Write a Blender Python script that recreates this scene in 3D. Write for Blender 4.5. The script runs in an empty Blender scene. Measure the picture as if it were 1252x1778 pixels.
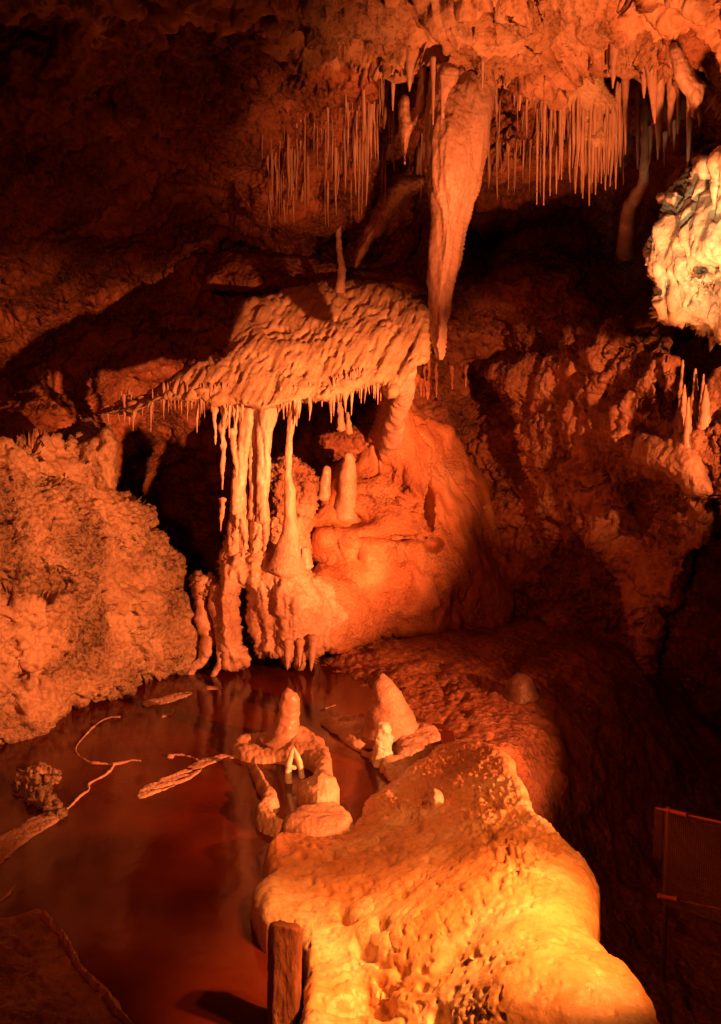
import bpy, math, random
import numpy as np
rng = np.random.default_rng(7)
random.seed(7)
sc = bpy.context.scene
COL = sc.collection

# ------------------------------------------------------------------ camera
F = 1540.0; CX, CY = 626.0, 889.0
PITCH = math.radians(5.0)
CAM = np.array([0.0, 0.0, 1.8])
cp, sp = math.cos(PITCH), math.sin(PITCH)
cam = bpy.data.cameras.new('camera'); co = bpy.data.objects.new('camera', cam); COL.objects.link(co)
co.location = CAM; co.rotation_euler = (math.radians(90) - PITCH, 0, 0)
cam.sensor_fit = 'VERTICAL'; cam.sensor_height = 36; cam.lens = 36 * F / 1778
cam.clip_start = 0.05; cam.clip_end = 200
sc.camera = co

def ray(x, y):
    x = (np.asarray(x, float) - CX) / F; y = -(np.asarray(y, float) - CY) / F
    return np.stack([x, cp + y * sp, -sp + y * cp], -1)
def P(x, y, Y):                      # point in the cave seen in that direction, Y metres away
    r = ray(x, y); return CAM + r * (np.asarray(Y, float) / r[..., 1])[..., None]
def G(x, y, z=0.0):                  # point on the level z
    r = ray(x, y); return CAM + r * ((np.asarray(z, float) - CAM[2]) / np.minimum(r[..., 2], -0.02))[..., None]

# ------------------------------------------------------------------ noise
PERM = rng.permutation(256); PERM = np.concatenate([PERM] * 3)
GR = rng.normal(size=(256, 3)); GR /= np.linalg.norm(GR, axis=1)[:, None]
JT = rng.random((256, 3))
def perlin(p):
    i = np.floor(p).astype(np.int64); f = p - i; u = f * f * f * (f * (f * 6 - 15) + 10); i &= 255
    out = 0
    for dx in (0, 1):
        wx = u[:, 0] if dx else 1 - u[:, 0]
        for dy in (0, 1):
            wy = u[:, 1] if dy else 1 - u[:, 1]
            for dz in (0, 1):
                wz = u[:, 2] if dz else 1 - u[:, 2]
                h = PERM[PERM[PERM[(i[:, 0] + dx) & 255] + ((i[:, 1] + dy) & 255)] + ((i[:, 2] + dz) & 255)]
                g = GR[h]
                out = out + wx * wy * wz * (g[:, 0] * (f[:, 0] - dx) + g[:, 1] * (f[:, 1] - dy) + g[:, 2] * (f[:, 2] - dz))
    return out * 1.6
def fbm(p, o=4, g=0.5, ridged=False):
    s = 0; a = 1; t = 0
    for k in range(o):
        n = perlin(p * (2.03 ** k) + 17.3 * k)
        if ridged: n = 1 - 2 * np.abs(n)
        s = s + a * n; t += a; a *= g
    return s / t
def worley(p):
    i = np.floor(p).astype(np.int64); f = p - i; best = np.full(len(p), 9.0)
    for dx in (-1, 0, 1):
        for dy in (-1, 0, 1):
            for dz in (-1, 0, 1):
                h = PERM[PERM[PERM[(i[:, 0] + dx) & 255] + ((i[:, 1] + dy) & 255)] + ((i[:, 2] + dz) & 255)]
                j = JT[h]
                d = (dx + j[:, 0] - f[:, 0]) ** 2 + (dy + j[:, 1] - f[:, 1]) ** 2 + (dz + j[:, 2] - f[:, 2]) ** 2
                best = np.minimum(best, d)
    return np.sqrt(best)
def stretch(p, d, k):
    if d is None: return p
    d = np.array(d, float); d /= np.linalg.norm(d)
    return p + (k - 1) * (p @ d)[:, None] * d
def noise_sum(p, px, py, specs):
    tot = np.zeros(len(p))
    for s in specs:
        kind, fr, amp = s[0], s[1], s[2]
        o = s[3] if len(s) > 3 and s[3] else 4
        d = s[4] if len(s) > 4 else None
        m = s[5] if len(s) > 5 else None
        q = stretch(p, d[0], d[1]) if d else p
        q = q * fr
        if kind == 'f': n = fbm(q, o)
        elif kind == 'r': n = fbm(q, o, ridged=True)
        elif kind == 'b': n = np.abs(fbm(q, o)) * 2 - 0.4
        elif kind == 'w': n = 0.75 - worley(q + 0.35 * np.stack([perlin(q * 1.7), perlin(q * 1.7 + 9), perlin(q * 1.7 + 31)], -1)) * 1.3
        elif kind == 'pit': n = -np.clip((perlin(q) - 0.28) * 4, 0, 1)
        elif kind == 'wf':            # domain-warped rock relief
            wv = np.stack([perlin(q * 0.8), perlin(q * 0.8 + 5.2), perlin(q * 0.8 + 11.7)], -1)
            n = fbm(q + 0.45 * wv, o, 0.58)
        elif kind == 'crk':           # narrow crevices in patches
            wv = np.stack([perlin(q * 1.6 + 3.1), perlin(q * 1.6 + 8.2), perlin(q * 1.6 + 1.7)], -1)
            n = -np.clip(1 - np.abs(perlin(q + 0.5 * wv)) / 0.10, 0, 1) * np.clip(perlin(q * 0.6 + 40) * 4 + 0.4, 0, 1)
        if m is not None: n = n * m(px, py)
        tot += amp * n
    return tot
def spot(*pts):                       # soft patch masks: (x, y, rx, ry)
    def m(x, y):
        v = 0
        for (a, b, rx, ry) in pts: v = v + np.exp(-((x - a) / rx) ** 2 - ((y - b) / ry) ** 2)
        return np.clip(v, 0, 1)
    return m
def notspot(*pts):
    f = spot(*pts); return lambda x, y: 1 - f(x, y)

# ------------------------------------------------------------------ helpers
def rbf(ctrl):
    c = np.array(ctrl, float); X = c[:, :2] / 500.0; v = c[:, 2]
    n = len(X); D = np.sqrt(((X[:, None] - X[None]) ** 2).sum(-1) + 0.004)
    A = np.zeros((n + 3, n + 3)); A[:n, :n] = D; A[:n, n] = 1; A[:n, n + 1:] = X; A[n, :n] = 1; A[n + 1:, :n] = X.T
    w = np.linalg.lstsq(A, np.concatenate([v, np.zeros(3)]), rcond=None)[0]
    lo, hi = v.min() - 0.4, v.max() + 0.6
    def f(x, y):
        x = np.asarray(x, float); y = np.asarray(y, float); sh = x.shape
        q = np.stack([x.ravel(), y.ravel()], -1) / 500.0; out = np.full(len(q), w[n]) + q @ w[n + 1:]
        for k in range(n):
            out += w[k] * np.sqrt(((q - X[k]) ** 2).sum(-1) + 0.004)
        return np.clip(out, lo, hi).reshape(sh)
    return f
def const(v): return lambda x, y: np.full(np.shape(x), float(v))
def chaikin(pts, n=1, closed=True):
    p = np.array(pts, float)
    for _ in range(n):
        q = np.roll(p, -1, 0)
        if closed: p = np.stack([0.75 * p + 0.25 * q, 0.25 * p + 0.75 * q], 1).reshape(-1, 2)
        else:
            a, b = p[:-1], p[1:]
            p = np.concatenate([p[:1], np.stack([0.75 * a + 0.25 * b, 0.25 * a + 0.75 * b], 1).reshape(-1, 2), p[-1:]])
    return p
def segd(x, y, a, b):
    ab = b - a; L = (ab ** 2).sum() + 1e-9
    t = np.clip(((x - a[0]) * ab[0] + (y - a[1]) * ab[1]) / L, 0, 1)
    return (x - a[0] - t * ab[0]) ** 2 + (y - a[1] - t * ab[1]) ** 2
def sdpoly(x, y, poly):
    d = np.full(x.shape, 1e12); ins = np.zeros(x.shape, bool)
    for k in range(len(poly)):
        a, b = poly[k], poly[(k + 1) % len(poly)]
        d = np.minimum(d, segd(x, y, a, b))
        c = (a[1] > y) != (b[1] > y)
        if a[1] != b[1]: ins ^= c & (x < (b[0] - a[0]) * (y - a[1]) / (b[1] - a[1]) + a[0])
    return np.where(ins, np.sqrt(d), -np.sqrt(d))
def sdlines(x, y, lines):
    out = np.full(x.shape, -1e6)
    for pts, w in lines:
        p = chaikin(pts, 2, False)
        d = np.full(x.shape, 1e12)
        for k in range(len(p) - 1): d = np.minimum(d, segd(x, y, p[k], p[k + 1]))
        out = np.maximum(out, w - np.sqrt(d))
    return out
def mkobj(name, verts, faces, mat, parent=None, smooth=True):
    me = bpy.data.meshes.new(name)
    verts = np.asarray(verts, float); faces = np.asarray(faces, np.int32)
    me.vertices.add(len(verts)); me.vertices.foreach_set('co', verts.ravel())
    k = faces.shape[1]
    me.loops.add(faces.size); me.loops.foreach_set('vertex_index', faces.ravel())
    me.polygons.add(len(faces)); me.polygons.foreach_set('loop_start', np.arange(0, faces.size, k, dtype=np.int32))
    me.polygons.foreach_set('loop_total', np.full(len(faces), k, np.int32))
    me.update(calc_edges=True); me.validate()
    me.polygons.foreach_set('use_smooth', np.full(len(me.polygons), smooth))
    me.materials.append(mat)
    o = bpy.data.objects.new(name, me); COL.objects.link(o)
    if parent is not None: o.parent = parent
    return o
def normals(me):
    n = np.zeros(len(me.vertices) * 3, np.float32); me.vertex_normals.foreach_get('vector', n); return n.reshape(-1, 3).astype(float)
def coords(me):
    n = np.zeros(len(me.vertices) * 3, np.float32); me.vertices.foreach_get('co', n); return n.reshape(-1, 3).astype(float)
def displace(o, px, py, specs, weight=None, sign=1.0):
    me = o.data
    for stage in (specs if isinstance(specs[0], list) else [specs]):
        c = coords(me); n = normals(me) * sign
        d = noise_sum(c, px, py, stage)
        if weight is not None: d = d * weight
        me.vertices.foreach_set('co', (c + n * d[:, None]).astype(np.float32).ravel()); me.update()
def tag(o, label=None, cat=None, group=None, kind=None):
    if label: o['label'] = label
    if cat: o['category'] = cat
    if group: o['group'] = group
    if kind: o['kind'] = kind
    return o

# masked grid -> vertex ids, quads; boundary vertices slide onto the outline
def masked(gx, gy, sd, lim=0.0):
    x, y = np.meshgrid(gx, gy); S = sd(x, y) - lim
    ins = S > 0
    cell = ins[:-1, :-1] | ins[1:, :-1] | ins[:-1, 1:] | ins[1:, 1:]
    used = np.zeros(x.shape, bool)
    used[:-1, :-1] |= cell; used[1:, :-1] |= cell; used[:-1, 1:] |= cell; used[1:, 1:] |= cell
    gyy, gxx = np.gradient(S, gy, gx); m = gxx ** 2 + gyy ** 2 + 1e-9
    out = used & ~ins
    lx = gx[1] - gx[0]
    sx = np.clip(-S * gxx / m, -lx * 1.2, lx * 1.2); sy = np.clip(-S * gyy / m, -lx * 1.2, lx * 1.2)
    x = np.where(out, x + sx, x); y = np.where(out, y + sy, y)
    idx = np.full(x.shape, -1); idx[used] = np.arange(used.sum())
    r, c = np.nonzero(cell)
    q = np.stack([idx[r, c], idx[r + 1, c], idx[r + 1, c + 1], idx[r, c + 1]], -1)
    Sv = np.where(out, 0, S)[used]
    edge = used & ~ins
    return x[used], y[used], Sv, q, edge[used]

# a rock body: outline, distance field, real thickness, rounded edges all round
def mass(name, poly, Y, mat, T=0.2, R=40, step=2.5, noise=None, smooth=1, parent=None, back=None, grooves=None):
    poly = chaikin(poly, smooth) if smooth else np.array(poly, float)
    x0, y0 = poly.min(0) - step * 2; x1, y1 = poly.max(0) + step * 2
    gx = np.arange(x0, x1, step); gy = np.arange(y0, y1, step)
    x, y, S, q, edge = masked(gx, gy, lambda a, b: sdpoly(a, b, poly))
    Yf = Y if callable(Y) else const(Y)
    s = np.clip(S / R, 0, 1); prof = np.sqrt(np.clip(1 - (1 - s) ** 2, 0, 1))
    d0 = Yf(x, y)
    yf = d0 + T * (1 - prof)
    if grooves is not None: yf = yf + grooves(x, y) * np.clip(S / 8, 0, 1)
    front = P(x, y, yf)
    tb = back if back is not None else T
    yb = d0 + T + tb * prof
    bk = P(x, y, yb)
    n = len(front); idb = np.where(edge, np.arange(n), np.arange(n) + n)
    vm = np.concatenate([front, bk]); qb = idb[q][:, ::-1]
    allq = np.concatenate([q, qb])
    used = np.unique(allq); remap = np.full(2 * n, -1); remap[used] = np.arange(len(used))
    # drop degenerate back faces sharing all four corners with the front
    deg = (edge[q].sum(1) == 4); keep = np.concatenate([np.ones(len(q), bool), ~deg])
    o = mkobj(name, vm[used], remap[allq[keep]], mat, parent)
    X2 = np.concatenate([x, x])[used]; Y2 = np.concatenate([y, y])[used]
    if noise:
        me = o.data; nn = normals(me); c = coords(me)
        fr = used < n
        # orient outwards: the front faces the camera
        sgn = -1.0 if (nn[fr] * (c[fr] - CAM)).sum() > 0 else 1.0
        displace(o, X2, Y2, noise, None, sgn)
    return o

# ground-like body: z from a level field, edges dropping down to below the water
def terrain(name, sdf, bbox, Z, mat, R=14, lip=0.02, margin=10, drop=0.25, step=2.5, noise=None, extra=None, power=0.8):
    x0, y0, x1, y1 = bbox
    gx = np.arange(x0 - margin - step * 2, x1 + margin + step * 2, step); gy = np.arange(y0 - margin - step * 2, y1 + margin + step * 2, step)
    x, y, S, q, edge = masked(gx, gy, sdf, -margin)
    S = S - margin
    Zf = Z if callable(Z) else const(Z)
    z = Zf(x, y); p = G(x, y, z)
    s = np.clip(S / R, 0, 1); p[:, 2] -= lip * (1 - s) ** 2
    o_ = np.clip(-S / margin, 0, 1); p[:, 2] -= drop * o_ ** power
    if extra is not None: p[:, 2] += extra(x, y, p) * np.clip(S / 6, 0, 1)
    o = mkobj(name, p, q[:, ::-1] if False else q, mat)
    nn = normals(o.data)
    if noise: displace(o, x, y, noise, None, 1.0 if nn[:, 2].mean() > 0 else -1.0)
    return o
def polysd(*polys, smooth=1):
    ps = [chaikin(p, smooth) for p in polys]
    return lambda x, y: np.max([sdpoly(x, y, p) for p in ps], axis=0)
def bb(*polys):
    a = np.concatenate([np.array(p, float) for p in polys]); return (*a.min(0), *a.max(0))

# round body along a path of (px, py, radius px [, Y])
def tube(name, pts, Y, mat, seg=14, ds=3.0, noise=None, flat=1.0, parent=None, jitter=0.0, squash_top=False):
    a = np.array([(p[0], p[1], p[2], p[3] if len(p) > 3 else Y) for p in pts], float)
    L = np.concatenate([[0], np.cumsum(np.hypot(*(np.diff(a[:, :2], axis=0).T)))]); n = max(4, int(L[-1] / ds))
    t = np.linspace(0, L[-1], n)
    # smooth interpolation of the path
    def ip(k):
        v = np.interp(t, L, a[:, k]); w = max(1, int(n / len(a) / 3)); 
        if w > 1:
            pad = np.concatenate([np.full(w, v[0]), v, np.full(w, v[-1])]); ker = np.ones(2 * w + 1) / (2 * w + 1)
            sm = np.convolve(pad, ker, 'valid'); bl = np.clip(np.minimum(np.arange(n), np.arange(n)[::-1]) / w, 0, 1); v = v * (1 - bl) + sm * bl
        return v
    x, y, r, Yv = ip(0), ip(1), ip(2), ip(3)
    c = P(x, y, Yv); rad = r * Yv / F
    tan = np.gradient(c, axis=0); tan /= np.linalg.norm(tan, axis=1)[:, None] + 1e-9
    u = np.cross(tan, np.array([0, 1.0, 0])); u /= np.linalg.norm(u, axis=1)[:, None] + 1e-9
    v = np.cross(tan, u)
    th = np.linspace(0, 2 * np.pi, seg, endpoint=False)
    ring = c[:, None] + rad[:, None, None] * (np.cos(th)[None, :, None] * u[:, None] + flat * np.sin(th)[None, :, None] * v[:, None])
    V = np.concatenate([ring.reshape(-1, 3), c[:1] - tan[:1] * rad[0] * 0.5, c[-1:] + tan[-1:] * rad[-1] * 0.6])
    Fq = []
    for i in range(n - 1):
        for j in range(seg):
            k = (j + 1) % seg; Fq.append((i * seg + j, i * seg + k, (i + 1) * seg + k, (i + 1) * seg + j))
    b = len(V) - 2
    me = bpy.data.meshes.new(name)
    fs = Fq + [(b, (j + 1) % seg, j) for j in range(seg)] + [(b + 1, (n - 1) * seg + j, (n - 1) * seg + (j + 1) % seg) for j in range(seg)]
    me.from_pydata(V.tolist(), [], fs); me.update()
    me.polygons.foreach_set('use_smooth', np.ones(len(me.polygons), bool)); me.materials.append(mat)
    o = bpy.data.objects.new(name, me); COL.objects.link(o)
    if parent is not None: o.parent = parent
    if noise:
        nn = normals(me); c2 = coords(me)
        ctr = np.repeat(c, seg, 0); sg = 1.0 if (nn[:n * seg] * (c2[:n * seg] - ctr)).sum() > 0 else -1.0
        w = np.concatenate([np.clip(np.repeat(rad, seg) / 0.02, 0.1, 1), [0.1, 0.1]])
        displace(o, np.zeros(len(V)), np.zeros(len(V)), noise, w, sg)
    return o
def stal(name, xt, yt, xb, yb, w, Y, mat, up=14, noise='d', parent=None, flare=1.3, tipw=1.0, mid=None, pw=0.75):
    r = w / 2; n = 9; pts = []
    for k in range(n):
        t = k / (n - 1); rr = r * (1 - t) ** pw * (1 + 0.12 * math.sin(t * 17 + xt)) + tipw
        if t < 0.15: rr *= 1 + (flare - 1) * (1 - t / 0.15)
        pts.append((xt + (xb - xt) * t + (mid or 0) * math.sin(t * math.pi), yt - up * (1 - t) + (yb - yt) * t, rr))
    nz = [('f', 14, 0.008 * min(1, w / 14), 3, ((0, 0, 1), 0.35)), ('f', 60, 0.003, 2)] if noise == 'd' else noise
    return tube(name, pts, Y, mat, noise=nz, parent=parent, seg=12 if w > 8 else 8)

# ------------------------------------------------------------------ materials
def rock(name, cols, rough=(0.35, 0.7), bump=0.6, fine=60.0, st=None, scale=3.0, spec=0.5, pores=0.5, grain=1.0, dist=0.02, speck=(0.36, 0.56, 0.35)):
    m = bpy.data.materials.new(name); m.use_nodes = True; nt = m.node_tree; N = nt.nodes; L = nt.links
    b = N['Principled BSDF']
    tc = N.new('ShaderNodeTexCoord'); mp = N.new('ShaderNodeMapping'); L.new(tc.outputs['Object'], mp.inputs[0])
    if st: mp.inputs['Scale'].default_value = st
    n1 = N.new('ShaderNodeTexNoise'); n1.inputs['Scale'].default_value = scale; n1.inputs['Detail'].default_value = 9; n1.inputs['Roughness'].default_value = 0.65
    L.new(mp.outputs[0], n1.inputs['Vector'])
    cr = N.new('ShaderNodeValToRGB'); e = cr.color_ramp.elements
    e[0].position = 0.3; e[0].color = (*cols[0], 1); e[1].position = 0.68; e[1].color = (*cols[-1], 1)
    if len(cols) == 3: k = e.new(0.5); k.color = (*cols[1], 1)
    L.new(n1.outputs['Fac'], cr.inputs[0])
    n2 = N.new('ShaderNodeTexNoise'); n2.inputs['Scale'].default_value = fine; n2.inputs['Detail'].default_value = 6; n2.inputs['Roughness'].default_value = 0.7
    L.new(mp.outputs[0], n2.inputs['Vector'])
    n3 = N.new('ShaderNodeTexNoise'); n3.inputs['Scale'].default_value = fine * 0.35; n3.inputs['Detail'].default_value = 4
    L.new(tc.outputs['Object'], n3.inputs['Vector'])
    vo = N.new('ShaderNodeTexVoronoi'); vo.inputs['Scale'].default_value = fine * 0.7; L.new(mp.outputs[0], vo.inputs['Vector'])
    # mineral grain in the colour, plus dark specks painted in for tiny shadows
    mx = N.new('ShaderNodeMix'); mx.data_type = 'RGBA'; mx.blend_type = 'MULTIPLY'; mx.inputs[0].default_value = 0.55 * grain
    cr2 = N.new('ShaderNodeValToRGB'); cr2.color_ramp.elements[0].position = speck[0]; cr2.color_ramp.elements[0].color = (speck[2], speck[2] * 0.78, speck[2] * 0.62, 1); cr2.color_ramp.elements[1].position = speck[1]
    L.new(n2.outputs['Fac'], cr2.inputs[0]); L.new(cr.outputs[0], mx.inputs[6]); L.new(cr2.outputs[0], mx.inputs[7])
    L.new(mx.outputs[2], b.inputs['Base Color'])
    mr = N.new('ShaderNodeMapRange'); mr.inputs[1].default_value = 0.35; mr.inputs[2].default_value = 0.65; mr.inputs[3].default_value = rough[0]; mr.inputs[4].default_value = rough[1]
    L.new(n3.outputs['Fac'], mr.inputs[0]); L.new(mr.outputs[0], b.inputs['Roughness'])
    b.inputs['Specular IOR Level'].default_value = spec
    ad = N.new('ShaderNodeMath'); ad.operation = 'MULTIPLY_ADD'; ad.inputs[1].default_value = pores; L.new(vo.outputs['Distance'], ad.inputs[0]); L.new(n2.outputs['Fac'], ad.inputs[2])
    bu = N.new('ShaderNodeBump'); bu.inputs['Strength'].default_value = bump; bu.inputs['Distance'].default_value = dist
    n4 = N.new('ShaderNodeTexNoise'); n4.inputs['Scale'].default_value = 1.7; n4.inputs['Detail'].default_value = 3; L.new(tc.outputs['Object'], n4.inputs['Vector'])
    m4 = N.new('ShaderNodeMapRange'); m4.inputs[1].default_value = 0.4; m4.inputs[2].default_value = 0.6; m4.inputs[3].default_value = 0.35; m4.inputs[4].default_value = 1.0; L.new(n4.outputs['Fac'], m4.inputs[0])
    ms = N.new('ShaderNodeMath'); ms.operation = 'MULTIPLY'; ms.inputs[1].default_value = bump; L.new(m4.outputs[0], ms.inputs[0]); L.new(ms.outputs[0], bu.inputs['Strength'])
    mg = N.new('ShaderNodeMath'); mg.operation = 'MULTIPLY'; mg.inputs[1].default_value = 0.55 * grain; L.new(m4.outputs[0], mg.inputs[0]); L.new(mg.outputs[0], mx.inputs[0])
    L.new(ad.outputs[0], bu.inputs['Height']); L.new(bu.outputs[0], b.inputs['Normal'])
    return m
LIME = [(0.36, 0.18, 0.11), (0.56, 0.32, 0.21), (0.70, 0.47, 0.34)]
M = {}
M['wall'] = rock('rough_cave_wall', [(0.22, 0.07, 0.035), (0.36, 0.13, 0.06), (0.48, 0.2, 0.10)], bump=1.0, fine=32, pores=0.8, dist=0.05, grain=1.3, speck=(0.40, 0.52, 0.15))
M['ceil'] = rock('ceiling_limestone', [(0.36, 0.16, 0.08), (0.54, 0.28, 0.15), (0.66, 0.42, 0.26)], bump=1.0, fine=32, dist=0.045, grain=1.2, speck=(0.38, 0.5, 0.2))
M['flow'] = rock('wet_flowstone', LIME, rough=(0.16, 0.5), bump=0.6, fine=60, pores=0.4, grain=0.6)
M['redflow'] = rock('iron_stained_flowstone', [(0.36, 0.12, 0.05), (0.54, 0.21, 0.09), (0.62, 0.32, 0.17)], rough=(0.25, 0.6), bump=0.8, fine=50, pores=0.5, grain=0.9, dist=0.03)
M['drape'] = rock('striped_flowstone', [(0.42, 0.25, 0.14), (0.55, 0.36, 0.22), (0.66, 0.47, 0.3)], rough=(0.4, 0.7), bump=0.5, fine=90, scale=5, grain=0.7, speck=(0.36, 0.5, 0.3))
M['stal'] = rock('stalactite_calcite', [(0.46, 0.25, 0.16), (0.62, 0.38, 0.27), (0.74, 0.53, 0.42)], rough=(0.3, 0.6), bump=0.5, fine=70, st=(1, 1, 0.4), grain=0.8)
M['crust'] = rock('crusted_rock', [(0.33, 0.19, 0.11), (0.5, 0.31, 0.18), (0.6, 0.41, 0.26)], rough=(0.4, 0.8), bump=1.0, fine=34, pores=0.7, dist=0.06, grain=1.5, speck=(0.42, 0.52, 0.12))
M['outcrop'] = rock('rugged_limestone', [(0.3, 0.11, 0.06), (0.5, 0.23, 0.13), (0.64, 0.38, 0.24)], rough=(0.3, 0.7), bump=1.0, fine=30, pores=0.8, dist=0.05, grain=1.3, speck=(0.40, 0.5, 0.15), st=(1, 1, 0.6))
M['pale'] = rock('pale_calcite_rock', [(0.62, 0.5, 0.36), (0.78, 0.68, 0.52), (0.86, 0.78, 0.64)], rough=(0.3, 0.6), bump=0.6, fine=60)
M['mound'] = rock('smooth_wet_flowstone', [(0.46, 0.17, 0.07), (0.64, 0.31, 0.14), (0.86, 0.62, 0.42)], rough=(0.15, 0.45), bump=0.5, fine=45, scale=2.2, grain=0.8, pores=0.5, spec=0.5, speck=(0.38, 0.5, 0.3))
M['dark'] = rock('dark_cave_mud', [(0.10, 0.045, 0.03), (0.17, 0.08, 0.05), (0.24, 0.12, 0.07)], rough=(0.3, 0.7), bump=0.8, fine=40)
M['post'] = rock('rough_brown', [(0.16, 0.05, 0.03), (0.28, 0.09, 0.05), (0.40, 0.16, 0.09)], rough=(0.5, 0.8), bump=1.0, fine=90, st=(1, 1, 0.3), scale=14, dist=0.03, grain=1.4, speck=(0.4, 0.52, 0.2))
def plain(name, c, rough=0.5, metal=0.0):
    m = bpy.data.materials.new(name); m.use_nodes = True; nt = m.node_tree; b = nt.nodes['Principled BSDF']
    n = nt.nodes.new('ShaderNodeTexNoise'); n.inputs['Scale'].default_value = 40; n.inputs['Detail'].default_value = 5
    r = nt.nodes.new('ShaderNodeValToRGB'); r.color_ramp.elements[0].color = (*[v * 0.5 for v in c], 1); r.color_ramp.elements[1].color = (*c, 1)
    nt.links.new(n.outputs['Fac'], r.inputs[0]); nt.links.new(r.outputs[0], b.inputs['Base Color'])
    b.inputs['Roughness'].default_value = rough; b.inputs['Metallic'].default_value = metal
    return m
M['wire'] = plain('galvanised_wire', (0.35, 0.2, 0.14), 0.45, 0.7)
M['clamp'] = plain('red_painted_metal', (0.55, 0.14, 0.07), 0.5, 0.2)
def water():
    m = bpy.data.materials.new('murky_pool_water'); m.use_nodes = True; nt = m.node_tree; N = nt.nodes; L = nt.links; b = N['Principled BSDF']
    tc = N.new('ShaderNodeTexCoord'); n = N.new('ShaderNodeTexNoise'); n.inputs['Scale'].default_value = 2.2; n.inputs['Detail'].default_value = 8; L.new(tc.outputs['Object'], n.inputs['Vector'])
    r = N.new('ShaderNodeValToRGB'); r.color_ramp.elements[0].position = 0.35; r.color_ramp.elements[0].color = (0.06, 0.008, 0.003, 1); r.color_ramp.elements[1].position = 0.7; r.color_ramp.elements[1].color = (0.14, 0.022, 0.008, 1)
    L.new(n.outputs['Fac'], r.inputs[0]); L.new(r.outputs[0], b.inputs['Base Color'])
    b.inputs['Roughness'].default_value = 0.11; b.inputs['IOR'].default_value = 1.33; b.inputs['Specular IOR Level'].default_value = 0.36
    n2 = N.new('ShaderNodeTexNoise'); n2.inputs['Scale'].default_value = 5; n2.inputs['Detail'].default_value = 3; L.new(tc.outputs['Object'], n2.inputs['Vector'])
    bu = N.new('ShaderNodeBump'); bu.inputs['Strength'].default_value = 0.12; bu.inputs['Distance'].default_value = 0.02; L.new(n2.outputs['Fac'], bu.inputs['Height']); L.new(bu.outputs[0], b.inputs['Normal'])
    return m
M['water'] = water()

def surf(o, bin=5):
    c = coords(o.data); d = c - CAM
    f = d @ np.array([0, cp, -sp]); up = d @ np.array([0, sp, cp])
    px = CX + F * d[:, 0] / f; py = CY - F * up / f
    i = np.clip(((px + 60) / bin).astype(int), 0, 290); j = np.clip(((py + 60) / bin).astype(int), 0, 380)
    A = np.full((381, 291), 99.0); np.minimum.at(A, (j, i), c[:, 1])
    for _ in range(2):
        m = A > 90; B = A.copy()
        for a, b in ((1, 0), (-1, 0), (0, 1), (0, -1)): B = np.where(m, np.minimum(B, np.roll(A, (a, b), (0, 1))), B)
        A = B
    def f2(x, y):
        return A[np.clip(((np.asarray(y) + 60) / bin).astype(int), 0, 380), np.clip(((np.asarray(x) + 60) / bin).astype(int), 0, 290)]
    return f2
# ================================================================== THE CAVE SHELL
ctrl = [(-700,-600,3.5),(0,-600,3.8),(700,-600,3.6),(1300,-600,3.4),(1900,-600,3.0),
 (-700,0,3.8),(-700,700,5.0),(-700,1300,3.6),
 (0,0,5.0),(0,350,6.0),(0,540,7.4),(0,650,8.4),(-200,650,7.6),(150,100,5.4),(250,300,6.6),(130,500,7.6),(130,650,9.2),(300,600,9.2),(330,520,8.2),
 (400,40,5.3),(400,200,5.9),(450,130,5.7),(430,350,6.9),(500,250,6.3),(560,160,5.9),(520,390,7.2),(400,430,8.3),(560,420,8.2),
 (640,150,5.85),(640,300,6.7),(640,420,7.4),(700,450,8.0),(720,150,6.6),(720,260,7.4),(690,400,7.6),
 (900,130,5.9),(880,250,6.4),(870,320,6.9),(960,160,5.9),(960,300,6.7),(900,400,8.8),(1000,400,8.8),(820,420,8.6),
 (1060,180,6.8),(1060,330,7.6),(1120,250,7.0),(1200,230,6.0),(1240,170,5.4),(1150,420,7.6),(1300,300,5.6),
 (820,500,8.0),(900,520,7.9),(1000,500,7.8),(1050,520,8.0),(880,600,8.3),(960,600,7.6),(1060,590,7.0),(1150,620,7.4),(1250,600,6.8),
 (800,640,8.6),(860,680,8.9),(950,700,7.8),(1000,800,7.4),(900,850,8.2),(900,1000,8.2),(1000,950,7.8),(1100,1000,7.3),(1250,1000,6.6),
 (1000,1200,8.0),(1250,1250,7.2),(860,1200,8.6),(700,1200,9.0),(500,1200,9.0),(300,1000,11.5),(300,850,11.8),(280,750,10.6),(550,800,9.0),(600,740,8.6),
 (100,800,7.5),(100,1200,7.5),(1900,0,3.6),(1900,700,4.2),(1900,1400,5.0),(600,1500,9.5),(1300,1600,8.0),(0,1600,8.0),(1252,60,4.6)]
shellY = rbf(ctrl)
gx = np.concatenate([np.arange(-1000, -40, 16), np.arange(-40, 1292, 2.6), np.arange(1292, 2300, 16)])
gy = np.concatenate([np.arange(-900, -40, 16), np.arange(-40, 1240, 2.6), np.arange(1240, 1560, 12)])
X, Yp = np.meshgrid(gx, gy); x, y = X.ravel(), Yp.ravel()
V = P(x, y, shellY(x, y))
n1, n2 = len(gx), len(gy); I = np.arange(n1 * n2).reshape(n2, n1)
q = np.stack([I[:-1, :-1], I[1:, :-1], I[1:, 1:], I[:-1, 1:]], -1).reshape(-1, 4)
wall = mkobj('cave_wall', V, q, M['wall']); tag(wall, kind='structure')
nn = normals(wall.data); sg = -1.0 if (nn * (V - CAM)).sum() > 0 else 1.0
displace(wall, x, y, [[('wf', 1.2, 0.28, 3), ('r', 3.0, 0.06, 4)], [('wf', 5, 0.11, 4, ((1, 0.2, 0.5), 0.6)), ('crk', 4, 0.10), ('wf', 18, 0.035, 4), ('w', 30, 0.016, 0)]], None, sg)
wallS = surf(wall)

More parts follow.
